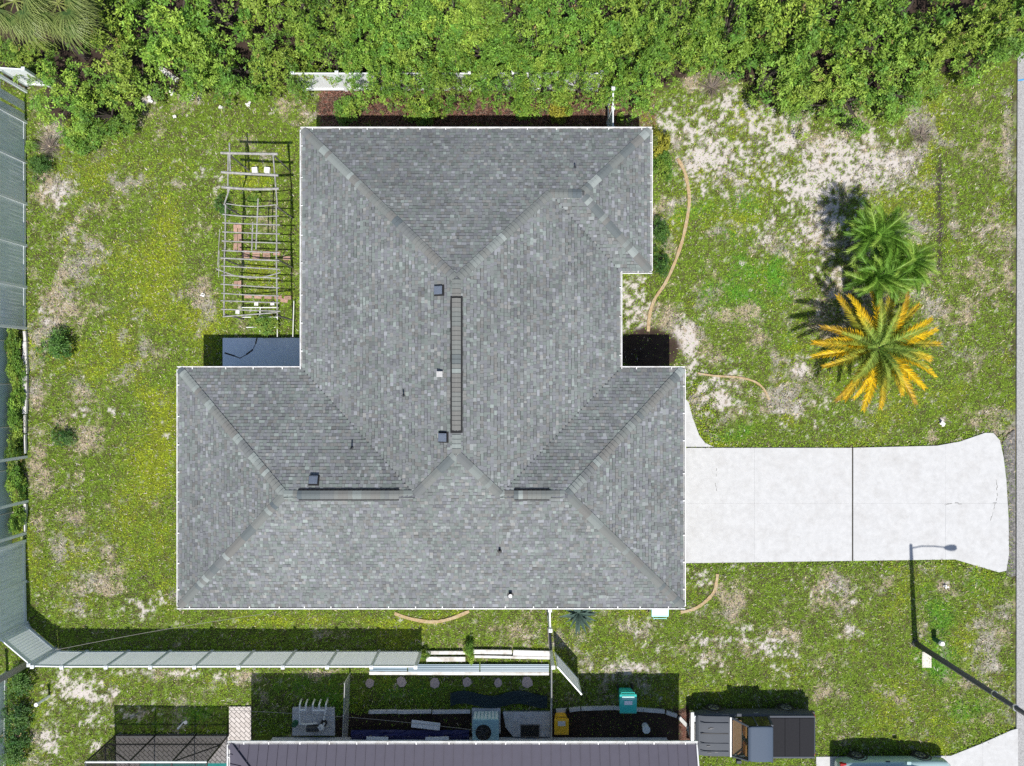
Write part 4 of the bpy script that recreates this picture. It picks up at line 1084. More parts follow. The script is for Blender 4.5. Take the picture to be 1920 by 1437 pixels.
# ------------------------------------------------------------------ palms
def frond_mesh(name, seed, L, droop, rise, width, nleaf, c0, c1, c2, lw=.02, vee=.35):
    """feather frond along +X from the origin; c0 base, c1 middle, c2 tip colour"""
    r = random.Random(seed); mb = MB(); n = 14; pts = []; cur = V(0, 0, 0); ang = rise
    curve = r.uniform(-.25, .25); yaw = 0
    for i in range(n + 1):
        pts.append(cur.copy()); st = L / n; cur = cur + V(math.cos(ang) * math.cos(yaw), math.cos(ang) * math.sin(yaw), math.sin(ang)) * st; ang -= droop / n * (0.5 + i / n); yaw += curve / n
    def colat(t):
        a, b, k = (c0, c1, t / .45) if t < .45 else (c1, c2, (t - .45) / .55)
        return tuple(a[i] + (b[i] - a[i]) * min(k, 1) for i in range(3))
    for i in range(n):
        t = i / n; w = .028 * (1 - t) + .006; a, b = pts[i], pts[i + 1]; c = tuple(x * 1.25 for x in colat(t)); s = V(0, 1, 0)
        mb.add([a - s * w, a + s * w, b + s * w * .9, b - s * w * .9, a - V(0, 0, w), b - V(0, 0, w)], [(0, 3, 2, 1), (0, 4, 5, 3), (1, 2, 5, 4)], c)
    for k in range(nleaf):
        t = .10 + .9 * (k + .5) / nleaf; f = t * n; i = min(int(f), n - 1); p = pts[i].lerp(pts[i + 1], f - i); d = (pts[i + 1] - pts[i]).normalized()
        lat = V(0, 0, 1).cross(d).normalized(); up = d.cross(lat)
        prof = min(1, t * 4.0) * (1 - .55 * max(0, t - .35) / .65)
        for s in (-1, 1):
            l = width * prof * r.uniform(.85, 1.12); fw = .55 + .5 * t + r.uniform(-.1, .1)
            dr = (d * math.sin(fw) + lat * s * math.cos(fw) + up * (vee + r.uniform(-.12, .12))).normalized()
            q = p + dr * l - V(0, 0, .16 * l * l / max(width, .01)); m = p + dr * l * .5 + V(0, 0, .02 * l); wv = d * lw
            c = colat(min(1, max(0, t + r.uniform(-.1, .1)))); g = r.uniform(.55, 1.35); c = tuple(x * g for x in c)
            mb.add([p - wv * .5, p + wv * .5, m + wv, q, m - wv], [(0, 1, 2, 3, 4)], c)
    me = bpy.data.meshes.new(name); me.from_pydata(mb.v, [], mb.f); a = me.color_attributes.new('col', 'FLOAT_COLOR', 'POINT'); arr = np.ones((len(mb.v), 4), np.float32); arr[:, :3] = np.array(mb.c); a.data.foreach_set('color', arr.ravel())
    me.materials.append(M['frond']); me.update(); return me
def palm_trunk(root, h, r0, r1, rings=14):
    mb = MB(); pts = []; rs = []
    for i in range(rings * 2 + 1):
        t = i / (rings * 2); pts.append((0.02 * math.sin(t * 3), 0, -.1 + (h + .1) * t)); rs.append((r0 + (r1 - r0) * t) * (1.0 + (.10 if i % 2 else 0)))
    mb.tube(pts, rs, 12); return mb.build('trunk', M['bark'], root)
GRN = (.15, .27, .04); LGR = (.34, .45, .09); YEL = (.78, .56, .02); ORG = (.72, .46, .025); OLV = (.32, .36, .05)
yp = thing('yellowing_palm', 'feather palm with drooping yellow and orange fronds on the front lawn', 'palm', at(1649, 652, 2.3) - V(0, 0, 2.3))
palm_trunk(yp, 2.25, .24, .20)
VAR = [frond_mesh('frond', 11 + i, 2.75, .85, .42, .47, 62, OLV, YEL if i % 3 else OLV, (ORG, YEL, YEL, ORG, (.45, .28, .05))[i], .026) for i in range(5)]
VAR2 = [frond_mesh('frond', 31 + i, 2.35, .80, .75, .42, 56, GRN, LGR, OLV if i else YEL, .023) for i in range(4)]
VAR3 = [frond_mesh('frond', 51 + i, 1.7, .5, 1.05, .30, 44, LGR, LGR, GRN, .015) for i in range(2)]
angs = [6, 20, 33, 52, 66, 80, 100, 121, 130, 152, 172, 182, 193, 208, 224, 233, 247, 262, 276, 291, 303, 318, 331, 348]
for i, a in enumerate(angs):
    o = link('frond', VAR[i % 5], yp); s = random.uniform(.86, 1.04); o.scale = (s, s, s); o.location = (math.cos(math.radians(a)) * .12, math.sin(math.radians(a)) * .12, 2.2); o.rotation_euler = (random.uniform(-.35, .35), random.uniform(-.08, .25), math.radians(a + random.uniform(-5, 5)))
for i in range(10):
    a = i * 36 + random.uniform(-12, 12); o = link('frond', VAR2[i % 4], yp); s = random.uniform(.8, 1.0); o.scale = (s, s, s); o.location = (math.cos(math.radians(a)) * .08, math.sin(math.radians(a)) * .08, 2.27); o.rotation_euler = (random.uniform(-.2, .2), random.uniform(-.1, .1), math.radians(a))
for i in range(4):
    a = i * 90 + random.uniform(-15, 15); o = link('frond', VAR3[i % 2], yp); o.location = (math.cos(math.radians(a)) * .04, math.sin(math.radians(a)) * .04, 2.3); o.rotation_euler = (0, random.uniform(-.15, .05), math.radians(a)); s = random.uniform(.75, 1); o.scale = (s, s, s)

DG = (.075, .19, .03); MG = (.18, .35, .045); BG = (.36, .50, .08)
GV = [frond_mesh('frond', 71 + i, 1.75, 1.5, .85, .44, 60, DG, MG, BG if i % 2 else MG, .011, .15) for i in range(4)]
for (px, py, z, rp, lab) in ((1642, 445, 2.5, 66, 'glossy green feather palm, uppermost of the three on the front lawn'), (1694, 494, 2.0, 56, 'lighter green feather palm on the street side of the palm cluster'), (1644, 520, 2.2, 60, 'green feather palm directly above the yellowing palm')):
    b = at(px, py, z); o = thing('green_palm', lab, 'palm', (b.x, b.y, 0), 0, 'green feather palms'); palm_trunk(o, z, .11, .09)
    for i in range(40):
        a = i * 137.5 + random.uniform(-14, 14); f = link('frond', GV[i % 4], o); s = rp / 62 * random.uniform(.75, 1.05); f.scale = (s, s, s)
        f.location = (random.uniform(-.22, .22), random.uniform(-.22, .22), z - .3 + .008 * i); f.rotation_euler = (random.uniform(-.5, .5), -.5 * (i / 40) + random.uniform(-.2, .3), math.radians(a))

# fan palms at the upper left
def fan_mesh(seed, L, n=34, droop=1.3):
    r = random.Random(seed); mb = MB()
    mb.tube([(0, 0, 0), (L * .3, 0, .12), (L * .5, 0, .1)], [.03, .022, .015], 5, col=(.30, .34, .10))
    for k in range(n):
        a = (k / (n - 1) - .5) * 4.3 + r.uniform(-.04, .04); l = L * .75 * (1 - .25 * abs(a) / 2.2) * r.uniform(.85, 1.1); p = V(L * .48, 0, .1); g = r.uniform(.75, 1.3); w = .026
        pts = [p]; el = .15
        for i in range(5):
            p = p + V(math.cos(a) * math.cos(el), math.sin(a) * math.cos(el), math.sin(el)) * l / 5; pts.append(p); el -= droop / 5 * r.uniform(.7, 1.4)
        s = V(-math.sin(a), math.cos(a), 0)
        for i in range(5):
            t = i / 5; c0 = (.07, .13, .03); c1 = (.36, .40, .12); c = tuple((c0[q] + (c1[q] - c0[q]) * t) * g for q in range(3)); w0 = w * (1 - t * .85); w1 = w * (1 - (t + .2) * .85)
            mb.add([pts[i] - s * w0, pts[i] + s * w0, pts[i + 1] + s * w1, pts[i + 1] - s * w1], [(0, 1, 2, 3)], c)
    me = bpy.data.meshes.new('fan_leaf'); me.from_pydata(mb.v, [], mb.f); a = me.color_attributes.new('col', 'FLOAT_COLOR', 'POINT'); arr = np.ones((len(mb.v), 4), np.float32); arr[:, :3] = np.array(mb.c); a.data.foreach_set('color', arr.ravel())
    me.materials.append(M['frond']); me.update(); return me
FV = [fan_mesh(200 + i, 1.65) for i in range(4)]
for (px, py, z, lab) in ((28, 2, 4.6, 'pale fan palm with drooping leaves in the upper left corner'), (108, 6, 4.2, 'fan palm between the corner palm and the thicket')):
    b = at(px, py, z); o = thing('fan_palm', lab, 'palm', (b.x, b.y, 0)); palm_trunk(o, z, .2, .17)
    for i in range(22):
        a = i * 137.5; f = link('fan_leaf', FV[i % 4], o); s = random.uniform(.8, 1.1); f.scale = (s, s, s); f.location = (0, 0, z); f.rotation_euler = (random.uniform(-.3, .3), .75 - 1.15 * i / 22, math.radians(a))

# agave
def agave_leaf(L, seed):
    r = random.Random(seed); mb = MB(); n = 8; vs = []; el = .75; p = V(0, 0, 0); c = []
    for i in range(n + 1):
        t = i / n; w = .075 * (math.sin(min(1, t * 1.25 + .28) * math.pi * .62) if t < .6 else 1.0 * (1 - t) / .4 * .95) + .002
        vs += [p + V(0, -w, .3 * w), p + V(0, 0, -.15 * w), p + V(0, w, .3 * w)]; p = p + V(math.cos(el), 0, math.sin(el)) * L / n; el -= .9 / n
    fs = []
    for i in range(n): fs += [(3 * i, 3 * i + 3, 3 * i + 4, 3 * i + 1), (3 * i + 1, 3 * i + 4, 3 * i + 5, 3 * i + 2)]
    mb.add(vs, fs, (.075, .12, .10)); o = mb.build('leaf', M['agave']); me = o.data; bpy.data.objects.remove(o); return me
ag = thing('agave', 'blue green agave with pointed leaves beside the lower eave', 'plant', at(1083, 1146))
AV = [agave_leaf(1.05, i) for i in range(2)]
for i in range(22):
    f = link('leaf', AV[i % 2], ag); s = random.uniform(.75, 1.12); f.scale = (s, s, s); f.location = (0, 0, .1 + .01 * i); f.rotation_euler = (random.uniform(-.15, .15), -.55 * i / 22 + .2, math.radians(i * 137.5))

# ------------------------------------------------------------------ pole arbour in the left yard
ZB = 2.15
ab = thing('pole_arbour', 'weathered pole arbour frame with many crossbars beside the house', 'arbour', at(470, 440))
loc = ab.location.copy()
def pole(name, pts, r, mt):
    mb = MB(); mb.tube([Vector(p) - loc for p in pts], r, 7); return mb.build(name, mt, ab)
for (x0, y0, x1, y1) in ((430, 268, 432, 322), (428, 290, 427, 360), (431, 352, 420, 385), (423, 384, 422, 470), (421, 465, 420, 592), (512, 290, 520, 385), (518, 384, 519, 470), (518, 466, 520, 592), (474, 417, 472, 470), (484, 373, 480, 468)):
    pole('side_rail', [at(x0, y0, ZB), at(x1, y1, ZB)], .032, M['bamboo'])
for i, (y, x0, x1, w, dy, bow) in enumerate(((287, 414, 521, .05, 2, 0), (323, 415, 522, .05, 6, 0), (351, 416, 523, .05, 3, .05), (382, 424, 518, .018, 2, .09), (402, 417, 523, .024, 3, .06), (418, 417, 525, .024, 4, 0), (435, 417, 525, .024, 4, 0), (452, 416, 526, .024, 4, 0), (470, 416, 524, .024, 4, 0), (484, 414, 524, .03, 5, 0), (499, 415, 525, .024, 6, 0), (504, 405, 526, .02, 7, .32), (516, 415, 524, .024, 6, 0), (533, 414, 524, .024, 7, 0), (550, 415, 523, .024, 5, .02), (564, 414, 524, .024, 4, 0), (580, 415, 526, .024, 4, 0), (594, 418, 520, .026, -8, 0))):
    z = ZB + .05; A = at(x0, y, z); B = at(x1, y + dy, z); n = 8
    pole('crossbar', [A.lerp(B, k / n) + V(0, -bow * 1.0 * math.sin(math.pi * k / n), -.03 * math.sin(math.pi * k / n)) for k in range(n + 1)], w * 1.1, M['bamboo'])
for (x, y) in ((432, 292), (514, 292), (424, 388), (520, 388), (421, 486), (519, 486), (421, 590), (520, 592)):
    t = at(x, y, ZB); pole('post', [V(t.x, t.y, -.1), t], .038, M['wood_grey'])
for (x, y, x2, y2) in ((412, 430, 408, 500), (411, 470, 410, 520)):
    pole('loose_pole', [at(x, y, .9), at(x2, y2, .6)], .016, M['bamboo'])
# ground level pipe frame at the end of the arbour
pf = thing('pipe_frame', 'low white pipe frame on the grass at the lower end of the arbour', 'pipe frame', at(490, 596)); l2 = pf.location.copy()
for (a, b) in (((452, 577), (522, 577)), ((455, 595), (521, 595)), ((462, 614), (520, 614)), ((488, 577), (487, 596)), ((488, 614), (487, 622)), ((520, 577), (520, 632)), ((551, 565), (549, 632))):
    mb = MB(); mb.tube([at(*a, .25) - l2, at(*b, .25) - l2], .022, 8); mb.tube([at(*a) - l2, at(*a, .25) - l2], .02, 6); mb.build('pipe', M['pvc'], pf)
# pink brick edging under the arbour: bricks one by one
be = thing('brick_border', 'pink brick border laid on the grass under the arbour', 'brick border', at(460, 480)); l3 = be.location.copy()
bm_ = MB(); bm_.box(-.17, .17, -.085, .085, -.04, .045); bme = bm_.build('brick', M['brick_pink'], be, bevel=.008); bme.location = at(446, 425) - l3
def bricks(x0, y0, x1, y1, w, rows):
    A = at(x0, y0); B = at(x1, y1); d = B - A; L = d.length; n = max(1, int(L / .41)); a = math.atan2(d.y, d.x); s = V(-d.y, d.x, 0).normalized()
    for r_ in range(rows):
        for i in range(n):
            if random.random() < .2: continue
            o = link('brick', bme.data, be); o.location = A + d * ((i + .5) / n) + s * (.2 * (r_ - (rows - 1) / 2)) - l3 + V(0, 0, random.uniform(-.02, .01)); o.rotation_euler = (0, 0, a + random.uniform(-.08, .08))
bricks(446, 420, 446, 490, 1, 2); bricks(452, 477, 548, 481, 1, 2); bricks(456, 556, 550, 559, 1, 1); bricks(446, 528, 446, 540, 1, 2); bricks(520, 562, 546, 566, 1, 1)
for i, (x, y, lab) in enumerate(((480, 321, 'white concrete block under the upper end of the arbour, left one'), (503, 321, 'white concrete block under the upper end of the arbour, right one'), (482, 571, 'white block at the lower end of the arbour, left of two lumps'), (512, 570, 'white lumpy block at the lower end of the arbour, right of two'), (447, 586, 'white square block with dark hole by the pipe frame'))):
    o = thing('concrete_block', lab, 'block', at(x, y), random.uniform(-.2, .2), 'white blocks under the arbour'); mb = MB()
    for sx in (-1, 1): mb.box(sx * .1 - .028, sx * .1 + .028, -.13, .13, 0, .19)
    for yy in (-.115, .115): mb.box(-.072, .072, yy - .015, yy + .015, 0, .189)
    mb.box(-.072, .072, -.1, .1, .0, .15); mb.build('shell', M['scrap'], o, bevel=.006)
    if y > 500: o.scale = (.7, .6, .6)

# landscape edging strips
def strip(name, label, pts, w, h, mt, cat='edging', name2='strip_piece', n=6):
    P = [at(*p) for p in pts]; root = thing(name, label, cat, P[0])
    # Catmull-Rom through points
    Q = []
    for i in range(len(P) - 1):
        p0 = P[max(i - 1, 0)]; p1 = P[i]; p2 = P[i + 1]; p3 = P[min(i + 2, len(P) - 1)]
        for k in range(n):
            t = k / n; Q.append(.5 * ((2 * p1) + (p2 - p0) * t + (2 * p0 - 5 * p1 + 4 * p2 - p3) * t * t + (3 * p1 - p0 - 3 * p2 + p3) * t ** 3))
    Q.append(P[-1]); mb = MB()
    vs = []; fs = []
    for i, q in enumerate(Q):
        d = (Q[min(i + 1, len(Q) - 1)] - Q[max(i - 1, 0)]).normalized(); s = V(-d.y, d.x, 0); ww = w * random.uniform(.8, 1.15)
        vs += [q - s * ww / 2 - root.location + V(0, 0, -.03), q - s * ww / 2 * .9 - root.location + V(0, 0, h), q + s * ww / 2 * .9 - root.location + V(0, 0, h), q + s * ww / 2 - root.location + V(0, 0, -.03)]
    for i in range(len(Q) - 1):
        for k in range(3): fs.append((4 * i + k, 4 * i + k + 1, 4 * i + 5 + k, 4 * i + 4 + k)[::-1])
    mb.add(vs, fs); mb.build(name2, mt, root); return root
strip('garden_edging', 'long tan edging curving along the bed beside the right wall', [(1270, 298), (1284, 325), (1292, 370), (1288, 410), (1278, 455), (1262, 500), (1245, 535), (1228, 560), (1218, 590), (1215, 622)], .16, .05, M['edging'])
strip('garden_edging', 'tan edging curving below the small entry walk', [(1308, 700), (1340, 705), (1385, 708), (1415, 716), (1432, 730), (1442, 750)], .10, .04, M['edging'])
strip('garden_edging', 'tan edging curving round the front right house corner', [(1276, 1148), (1300, 1142), (1322, 1128), (1338, 1110), (1343, 1092), (1345, 1076)], .16, .05, M['edging'])
strip('garden_edging', 'tan edging arc below the lower eave', [(740, 1150), (770, 1160), (810, 1166), (845, 1160), (880, 1146)], .16, .05, M['edging'])

# curved stone edging of the neighbour's bed, block by block
eb = thing('stone_edging', 'curved row of grey edging blocks round the neighbour bed', 'edging', at(1160, 1327)); l4 = eb.location.copy()
path = [(1040, 1333), (1090, 1328), (1150, 1326), (1205, 1330), (1245, 1333), (1272, 1343), (1288, 1360), (1296, 1382)]
P = [at(*p) for p in path]; bb = MB(); bb.box(-.26, .26, -.085, .085, -.05, .12); b0 = bb.build('edging_block', M['edge_block'], eb, bevel=.012)
first = True
for i in range(len(P) - 1):
    d = P[i + 1] - P[i]; n = max(1, round(d.length / .55))
    for k in range(n):
        o = b0 if first else link('edging_block', b0.data, eb); first = False
        if o is not b0:
            m_ = o.modifiers.new('bevel', 'BEVEL'); m_.width = .012
        o.location = P[i] + d * ((k + .5) / n) - l4; o.rotation_euler = (0, 0, math.atan2(d.y, d.x) + random.uniform(-.05, .05))
cb = thing('curb', 'low broken concrete curb above the blue tarp', 'curb', at(790, 1334)); l4 = cb.location.copy()
for (x0, x1) in ((692, 745), (746, 809), (811, 882)):
    mb = MB(); mb.bar(at(x0, 1334) - l4 + V(0, 0, .05), at(x1, 1333) - l4 + V(0, 0, .05), .16, .14); mb.build('curb_block', M['concrete_grey'], cb, bevel=.015)
for i, (x, y, s) in enumerate(((693, 1281, .22), (753, 1279, .24), (816, 1281, .25), (876, 1279, .23), (934, 1280, .2), (988, 1279, .26))):
    o = thing('stepping_stone', ['reddish stepping stone farthest left in the shaded side yard', 'stepping stone second from the left in the shaded side yard', 'stepping stone third from the left in the shaded side yard', 'stepping stone fourth from the left in the shaded side yard', 'stepping stone fifth from the left in the shaded side yard', 'stepping stone nearest the gate post in the side yard'][i], 'stepping stone', at(x, y), random.uniform(0, 3), 'stepping stones')
    mb = MB(); k = 7; mb.prism([(s * 1.15 * random.uniform(.8, 1.1) * math.cos(2 * math.pi * j / k), s * random.uniform(.8, 1.1) * math.sin(2 * math.pi * j / k)) for j in range(k)], -.05, .05); mb.build('stone', M['stone'], o, bevel=.012)
for i, (x, y, s, lab) in enumerate(((325, 155, .0, ''), (283, 190, .18, 'white plastic scrap at the edge of the left thicket'), (322, 178, .15, 'small white scrap below the fallen rail'), (360, 182, .2, 'crumpled white scrap right of the fallen rail'), (415, 203, .12, 'tiny white scrap on the grass above the arbour'), (466, 196, .12, 'white scrap near the thicket, right of the tiny one'), (328, 220, .1, 'lone white scrap on the upper left lawn'), (382, 554, .1, 'small white scrap left of the arbour'), (1765, 793, .16, 'white broken paper on the lawn above the driveway flare'), (1772, 1098, .1, 'small white scrap on the lawn below the driveway flare'))):
    if s == 0: continue
    o = thing('plastic_scrap', lab, 'litter', at(x, y), random.uniform(0, 3)); mb = MB()
    for k in range(5):
        a = random.uniform(0, 6.28); c = V(math.cos(a), math.sin(a), 0) * s * random.uniform(0, .9); e = random.uniform(0, 3.1)
        mb.obox(c + V(0, 0, .05 + .02 * k), V(math.cos(e), math.sin(e), .2) * s * random.uniform(.3, .7), V(-math.sin(e), math.cos(e), .1) * s * random.uniform(.2, .4), V(0, 0, .008))
    mb.build('pieces', M['scrap'], o)
o = thing('fallen_rail', 'white fence rail fallen on the edge of the left thicket', 'fence rail', at(318, 146)); mb = MB(); mb.bar(V(0, 0, 1.0), at(348, 166, 0) - at(318, 146) + V(0, 0, .7), .16, .06); mb.bar(V(.12, .06, .98), at(348, 166, 0) - at(318, 146) + V(.1, .08, .68), .04, .07); mb.build('rail', M['vinyl_dirty'], o)

# ------------------------------------------------------------------ neighbour house with the standing seam roof
NZ = 2.9; ny0 = at(0, 1396, NZ).y; nx0 = at(431, 0, NZ).x; nx1 = at(1305, 0, NZ).x; NS = .33; ND = 5.6
nh = thing('neighbour_house', 'house with dark violet grey standing seam metal roof at the bottom', 'house', (nx0, ny0, 0)); ln = nh.location.copy()
mb = MB(); mb.box(nx0 + .8 - ln.x, nx1 - .6 - ln.x, -2 * ND + .6, -1.22, -.05, NZ - .15); mb.build('wall', M['stucco'], nh)
PW = .415; k = 0; x = 0.0; W = nx1 - nx0
nroof = MB()
nroof.add([(0, 0, NZ - .03), (W, 0, NZ - .03), (W, -ND, NZ + NS * ND - .03), (ND, -ND, NZ + NS * ND - .03)], [(0, 3, 2, 1)])
nroof.add([(0, 0, NZ - .03), (ND, -ND, NZ + NS * ND - .03), (0, -2 * ND, NZ - .03)], [(0, 2, 1)])
nroof.add([(0, -2 * ND, NZ - .03), (ND, -ND, NZ + NS * ND - .03), (W, -ND, NZ + NS * ND - .03), (W, -2 * ND, NZ - .03)], [(0, 3, 2, 1)])
nroof.add([(0, 0, NZ - .12), (W, 0, NZ - .12), (W, -2 * ND, NZ - .12), (0, -2 * ND, NZ - .12)], [(0, 1, 2, 3)])
nr = nroof.build('roof', M['metal_roof'], nh)
while x < W - .02:
    x2 = min(x + PW, W)
    d1 = min(ND, x); d2 = min(ND, x2)
    mb = MB(); q = [(x + .004, 0, 0), (x2 - .004, 0, 0), (x2 - .004, -d2, 0), (x + .004, -d1, 0)]
    mb.add([(a, b, NZ - b * NS - .004) for a, b, c in q] + [(a, b, NZ - b * NS - .02) for a, b, c in q], [(0, 3, 2, 1), (0, 1, 5, 4)])
    if d2 > .1:
        for (aa, bb_, hh) in ((x2 - .022, x2 - .004, .035),):
            dd = d2; v = [(aa, 0, NZ - .004), (bb_, 0, NZ - .004), (bb_, -dd, NZ + dd * NS - .004), (aa, -dd, NZ + dd * NS - .004)]
            mb.add(v + [(a, b, c + hh) for a, b, c in v], [(4, 7, 6, 5), (0, 4, 7, 3)[::-1], (1, 2, 6, 5)[::-1], (0, 1, 5, 4)])
    mb.build('roof_panel', M['metal_roof'], nr); x = x2
y = 0.0
while y < ND:
    y2 = min(y + PW, ND); mb = MB(); q = [(y + .004, y), (y2 - .004, y2)]
    v = [(0, -y - .004, NZ - .004), (y, -y - .004, NZ + y * NS - .004), (y2, -y2 + .004, NZ + y2 * NS - .004), (0, -y2 + .004, NZ - .004)]
    mb.add(v, [(0, 3, 2, 1)]); a = v[3]; b = v[2]; mb.bar((a[0], a[1], a[2] + .015), (b[0], b[1], b[2] + .015), .018, .035); mb.build('roof_panel', M['metal_roof'], nr); y = y2
mb = MB(); mb.bar((0, 0, NZ + .03), (ND, -ND, NZ + NS * ND + .03), .24, .03); mb.build('hip_cap', M['metal_roof'], nr)
hang_me_keep = hang_me
def ngutter():
    gutter((nx0 - .1 - ln.x, 0), (nx1 + .08 - ln.x, 0), (0, 1), nh, NZ, 1.2); gutter((0, -2 * ND), (0, 0), (-1, 0), nh, NZ)
    mb = MB(); mb.bar((W + .03, -2 * ND, NZ - .06), (W + .03, .05, NZ - .06), .05, .16); mb.build('fascia', M['white_metal'], nh)
    mb = MB(); mb.bar((W + .03, -ND, NZ + NS * ND), (W + .03, .0, NZ), .06, .1); mb.build('rake_trim', M['white_metal'], nh)
ngutter()

# ------------------------------------------------------------------ things in the neighbour's side yard
# air conditioner
ac = thing('air_conditioner', 'teal grey outdoor air conditioning unit with round fan', 'air conditioner', at(912, 1352)); 
acx, acy = .58, .50; hz = .92
mb = MB(); mb.box(-acx, acx, -acy, acy, .06, hz - .02); mb.build('case', M['ac_teal'], ac, bevel=.03)
mb = MB(); mb.box(-acx - .02, acx + .02, -acy - .02, acy + .02, hz - .02, hz + .03); mb.build('top_panel', M['ac_teal'], ac, bevel=.015)
mb = MB(); mb.disc((-.1, -.06), .36, hz + .031, hz + .04, 28); mb.build('fan_opening', M['black'], ac)
fm = MB()
for k in range(4):
    a = k * math.pi / 2 + .4; fm.obox(V(-.1 + .16 * math.cos(a), -.06 + .16 * math.sin(a), hz + .045), V(math.cos(a), math.sin(a), .02) * .14, V(-math.sin(a), math.cos(a), .2) * .05, V(0, 0, .003))
fm.disc((-.1, -.06), .06, hz + .04, hz + .06, 12); fm.build('fan_blade', M['truck_dark'], ac)
for rr in (.12, .2, .28, .345):
    mb = MB(); mb.tube([(-.1 + rr * math.cos(t * math.pi / 12), -.06 + rr * math.sin(t * math.pi / 12), hz + .065) for t in range(25)], .004, 4, False); mb.build('guard_ring', M['truck_dark'], ac)
for k in range(7): 
    mb = MB(); mb.obox(V(-.5 + k * .165, acy + .012, .5), V(.055, 0, 0), V(0, .01, 0), V(0, 0, .36)); mb.build('grille_panel', M['ac_grille'], ac)
mb = MB(); mb.box(-acx - .1, acx + .08, -acy - .06, acy + .12, -.05, .06); mb.build('base_slab', M['concrete_grey'], ac)

pad = thing('equipment_pad', 'grey concrete pad with a dark square opening beside the air conditioner', 'concrete pad', at(988, 1356)); lp = pad.location.copy()
mb = MB(); mb.prism([tuple((at(*q) - lp)[:2]) for q in ((943, 1334), (1031, 1334), (1031, 1380), (962, 1380), (948, 1362))], -.1, .09); mb.build('slab', M['concrete_grey'], pad)
mb = MB(); a = at(977, 1379) - lp; b = at(1010, 1358) - lp; mb.box(a.x, b.x, a.y, b.y, .1, .11); mb.build('opening', M['black'], pad)
mb = MB()
for (x0, x1, y0, y1) in ((a.x - .03, b.x + .03, b.y, b.y + .03), (a.x - .03, b.x + .03, a.y - .03, a.y), (a.x - .03, a.x, a.y, b.y), (b.x, b.x + .03, a.y, b.y)): mb.box(x0, x1, y0, y1, .09, .13)
mb.build('frame', M['wood_grey'], pad)

def wheelie_bin(name, label, px, py, w, d, h, body, lid, rz, extra=None, zlid=None):
    b = at(px, py, h); o = thing(name, label, 'bin', (b.x, b.y, 0), rz)
    mb = MB(); n = 6; vs = []
    for z, k in ((.08, .78), (h * .6, .92), (h - .06, 1.0)): vs += [(-w / 2 * k, -d / 2 * k, z), (w / 2 * k, -d / 2 * k, z), (w / 2 * k, d / 2 * k, z), (-w / 2 * k, d / 2 * k, z)]
    fs = [(3, 2, 1, 0)] + [(4 * r_ + i, 4 * r_ + (i + 1) % 4, 4 * r_ + 4 + (i + 1) % 4, 4 * r_ + 4 + i) for r_ in range(2) for i in range(4)] + [(8, 9, 10, 11)]
    mb.add(vs, fs); mb.build('body', body, o, bevel=.03)
    mb = MB(); prof = [(-d / 2 - .03, 0), (-d / 2 + .06, .035), (0, .055), (d / 2 - .08, .045), (d / 2 + .02, .01)]
    vs = [(sx * (w / 2 + .025), y, h - .05 + z) for sx in (-1, 1) for y, z in prof] + [(sx * (w / 2 + .025), y, h - .075) for sx in (-1, 1) for y, z in prof]
    m = 5; fs = [(i, m + i, m + i + 1, i + 1) for i in range(4)] + [(2 * m + i, 2 * m + i + 1, 3 * m + i + 1, 3 * m + i) for i in range(4)] + [(i, i + 1, 2 * m + i + 1, 2 * m + i) for i in range(4)] + [(m + i, 3 * m + i, 3 * m + i + 1, m + i + 1) for i in range(4)] + [(0, 2 * m, 3 * m, m), (4, m + 4, 3 * m + 4, 2 * m + 4)]
    mb.add(vs, fs); mb.build('lid', body if lid is None else lid, o, bevel=.012)
    mb = MB(); mb.tube([(-w / 2 + .06, d / 2 + .01, h - .1), (-w / 2 + .06, d / 2 + .10, h - .05), (w / 2 - .06, d / 2 + .10, h - .05), (w / 2 - .06, d / 2 + .01, h - .1)], .018, 8); mb.build('handle', body if extra is None else extra, o)
    for s in (-1, 1):
        mb = MB(); mb.tube([(s * (w / 2 - .02) - .03, d / 2 - .02, .12), (s * (w / 2 - .02) + .03, d / 2 - .02, .12)], .12, 14); mb.build('wheel', M['rubber'], o)
    return o
tb = wheelie_bin('wheeled_bin', 'teal wheeled bin standing in the shade of the neighbour house', 1178, 1321, .72, .82, 1.08, M['teal_plastic'], None, 0)
mb = MB(); mb.box(-.28, .28, .22, .36, 1.085, 1.10); mb.build('lid_ridge', M['teal_light'], tb, bevel=.01); mb = MB(); mb.box(-.18, .18, -.02, .16, 1.09, 1.10); mb.build('sticker', M['sheet_white'], tb)
mb = MB(); mb.box(-.345, .345, .39, .43, .98, 1.04); mb.build('lid_rim', M['teal_light'], tb, bevel=.01)
wheelie_bin('wheeled_bin', 'pale teal bin half hidden under the lower eave by the garage', 1238, 1140, .72, .8, 1.05, M['teal_light'], None, math.pi)
yb = wheelie_bin('recycling_bin', 'yellow recycling bin with paper sticker beside the concrete pad', 1053, 1364, .60, .68, .95, M['yellow_plastic'], None, 0, M['black'])
mb = MB(); mb.box(-.17, .17, .06, .28, .955, .965); mb.build('sticker', M['paper'], yb)
bk = thing('bucket', 'round bucket with white lid beside the neighbour wall', 'bucket', at(1209, 1361)); mb = MB(); mb.disc((0, 0), .15, 0, .36, 20, .17); mb.build('pail', M['sheet_white'], bk); mb = MB(); mb.disc((0, 0), .18, .36, .39, 20); mb.build('lid', M['vinyl_clean'], bk)
mb = MB(); mb.tube([(.17 * math.cos(t), .02, .3 - .16 * math.sin(t)) for t in np.linspace(0, math.pi, 9)], .006, 4); mb.build('handle', M['steel'], bk)

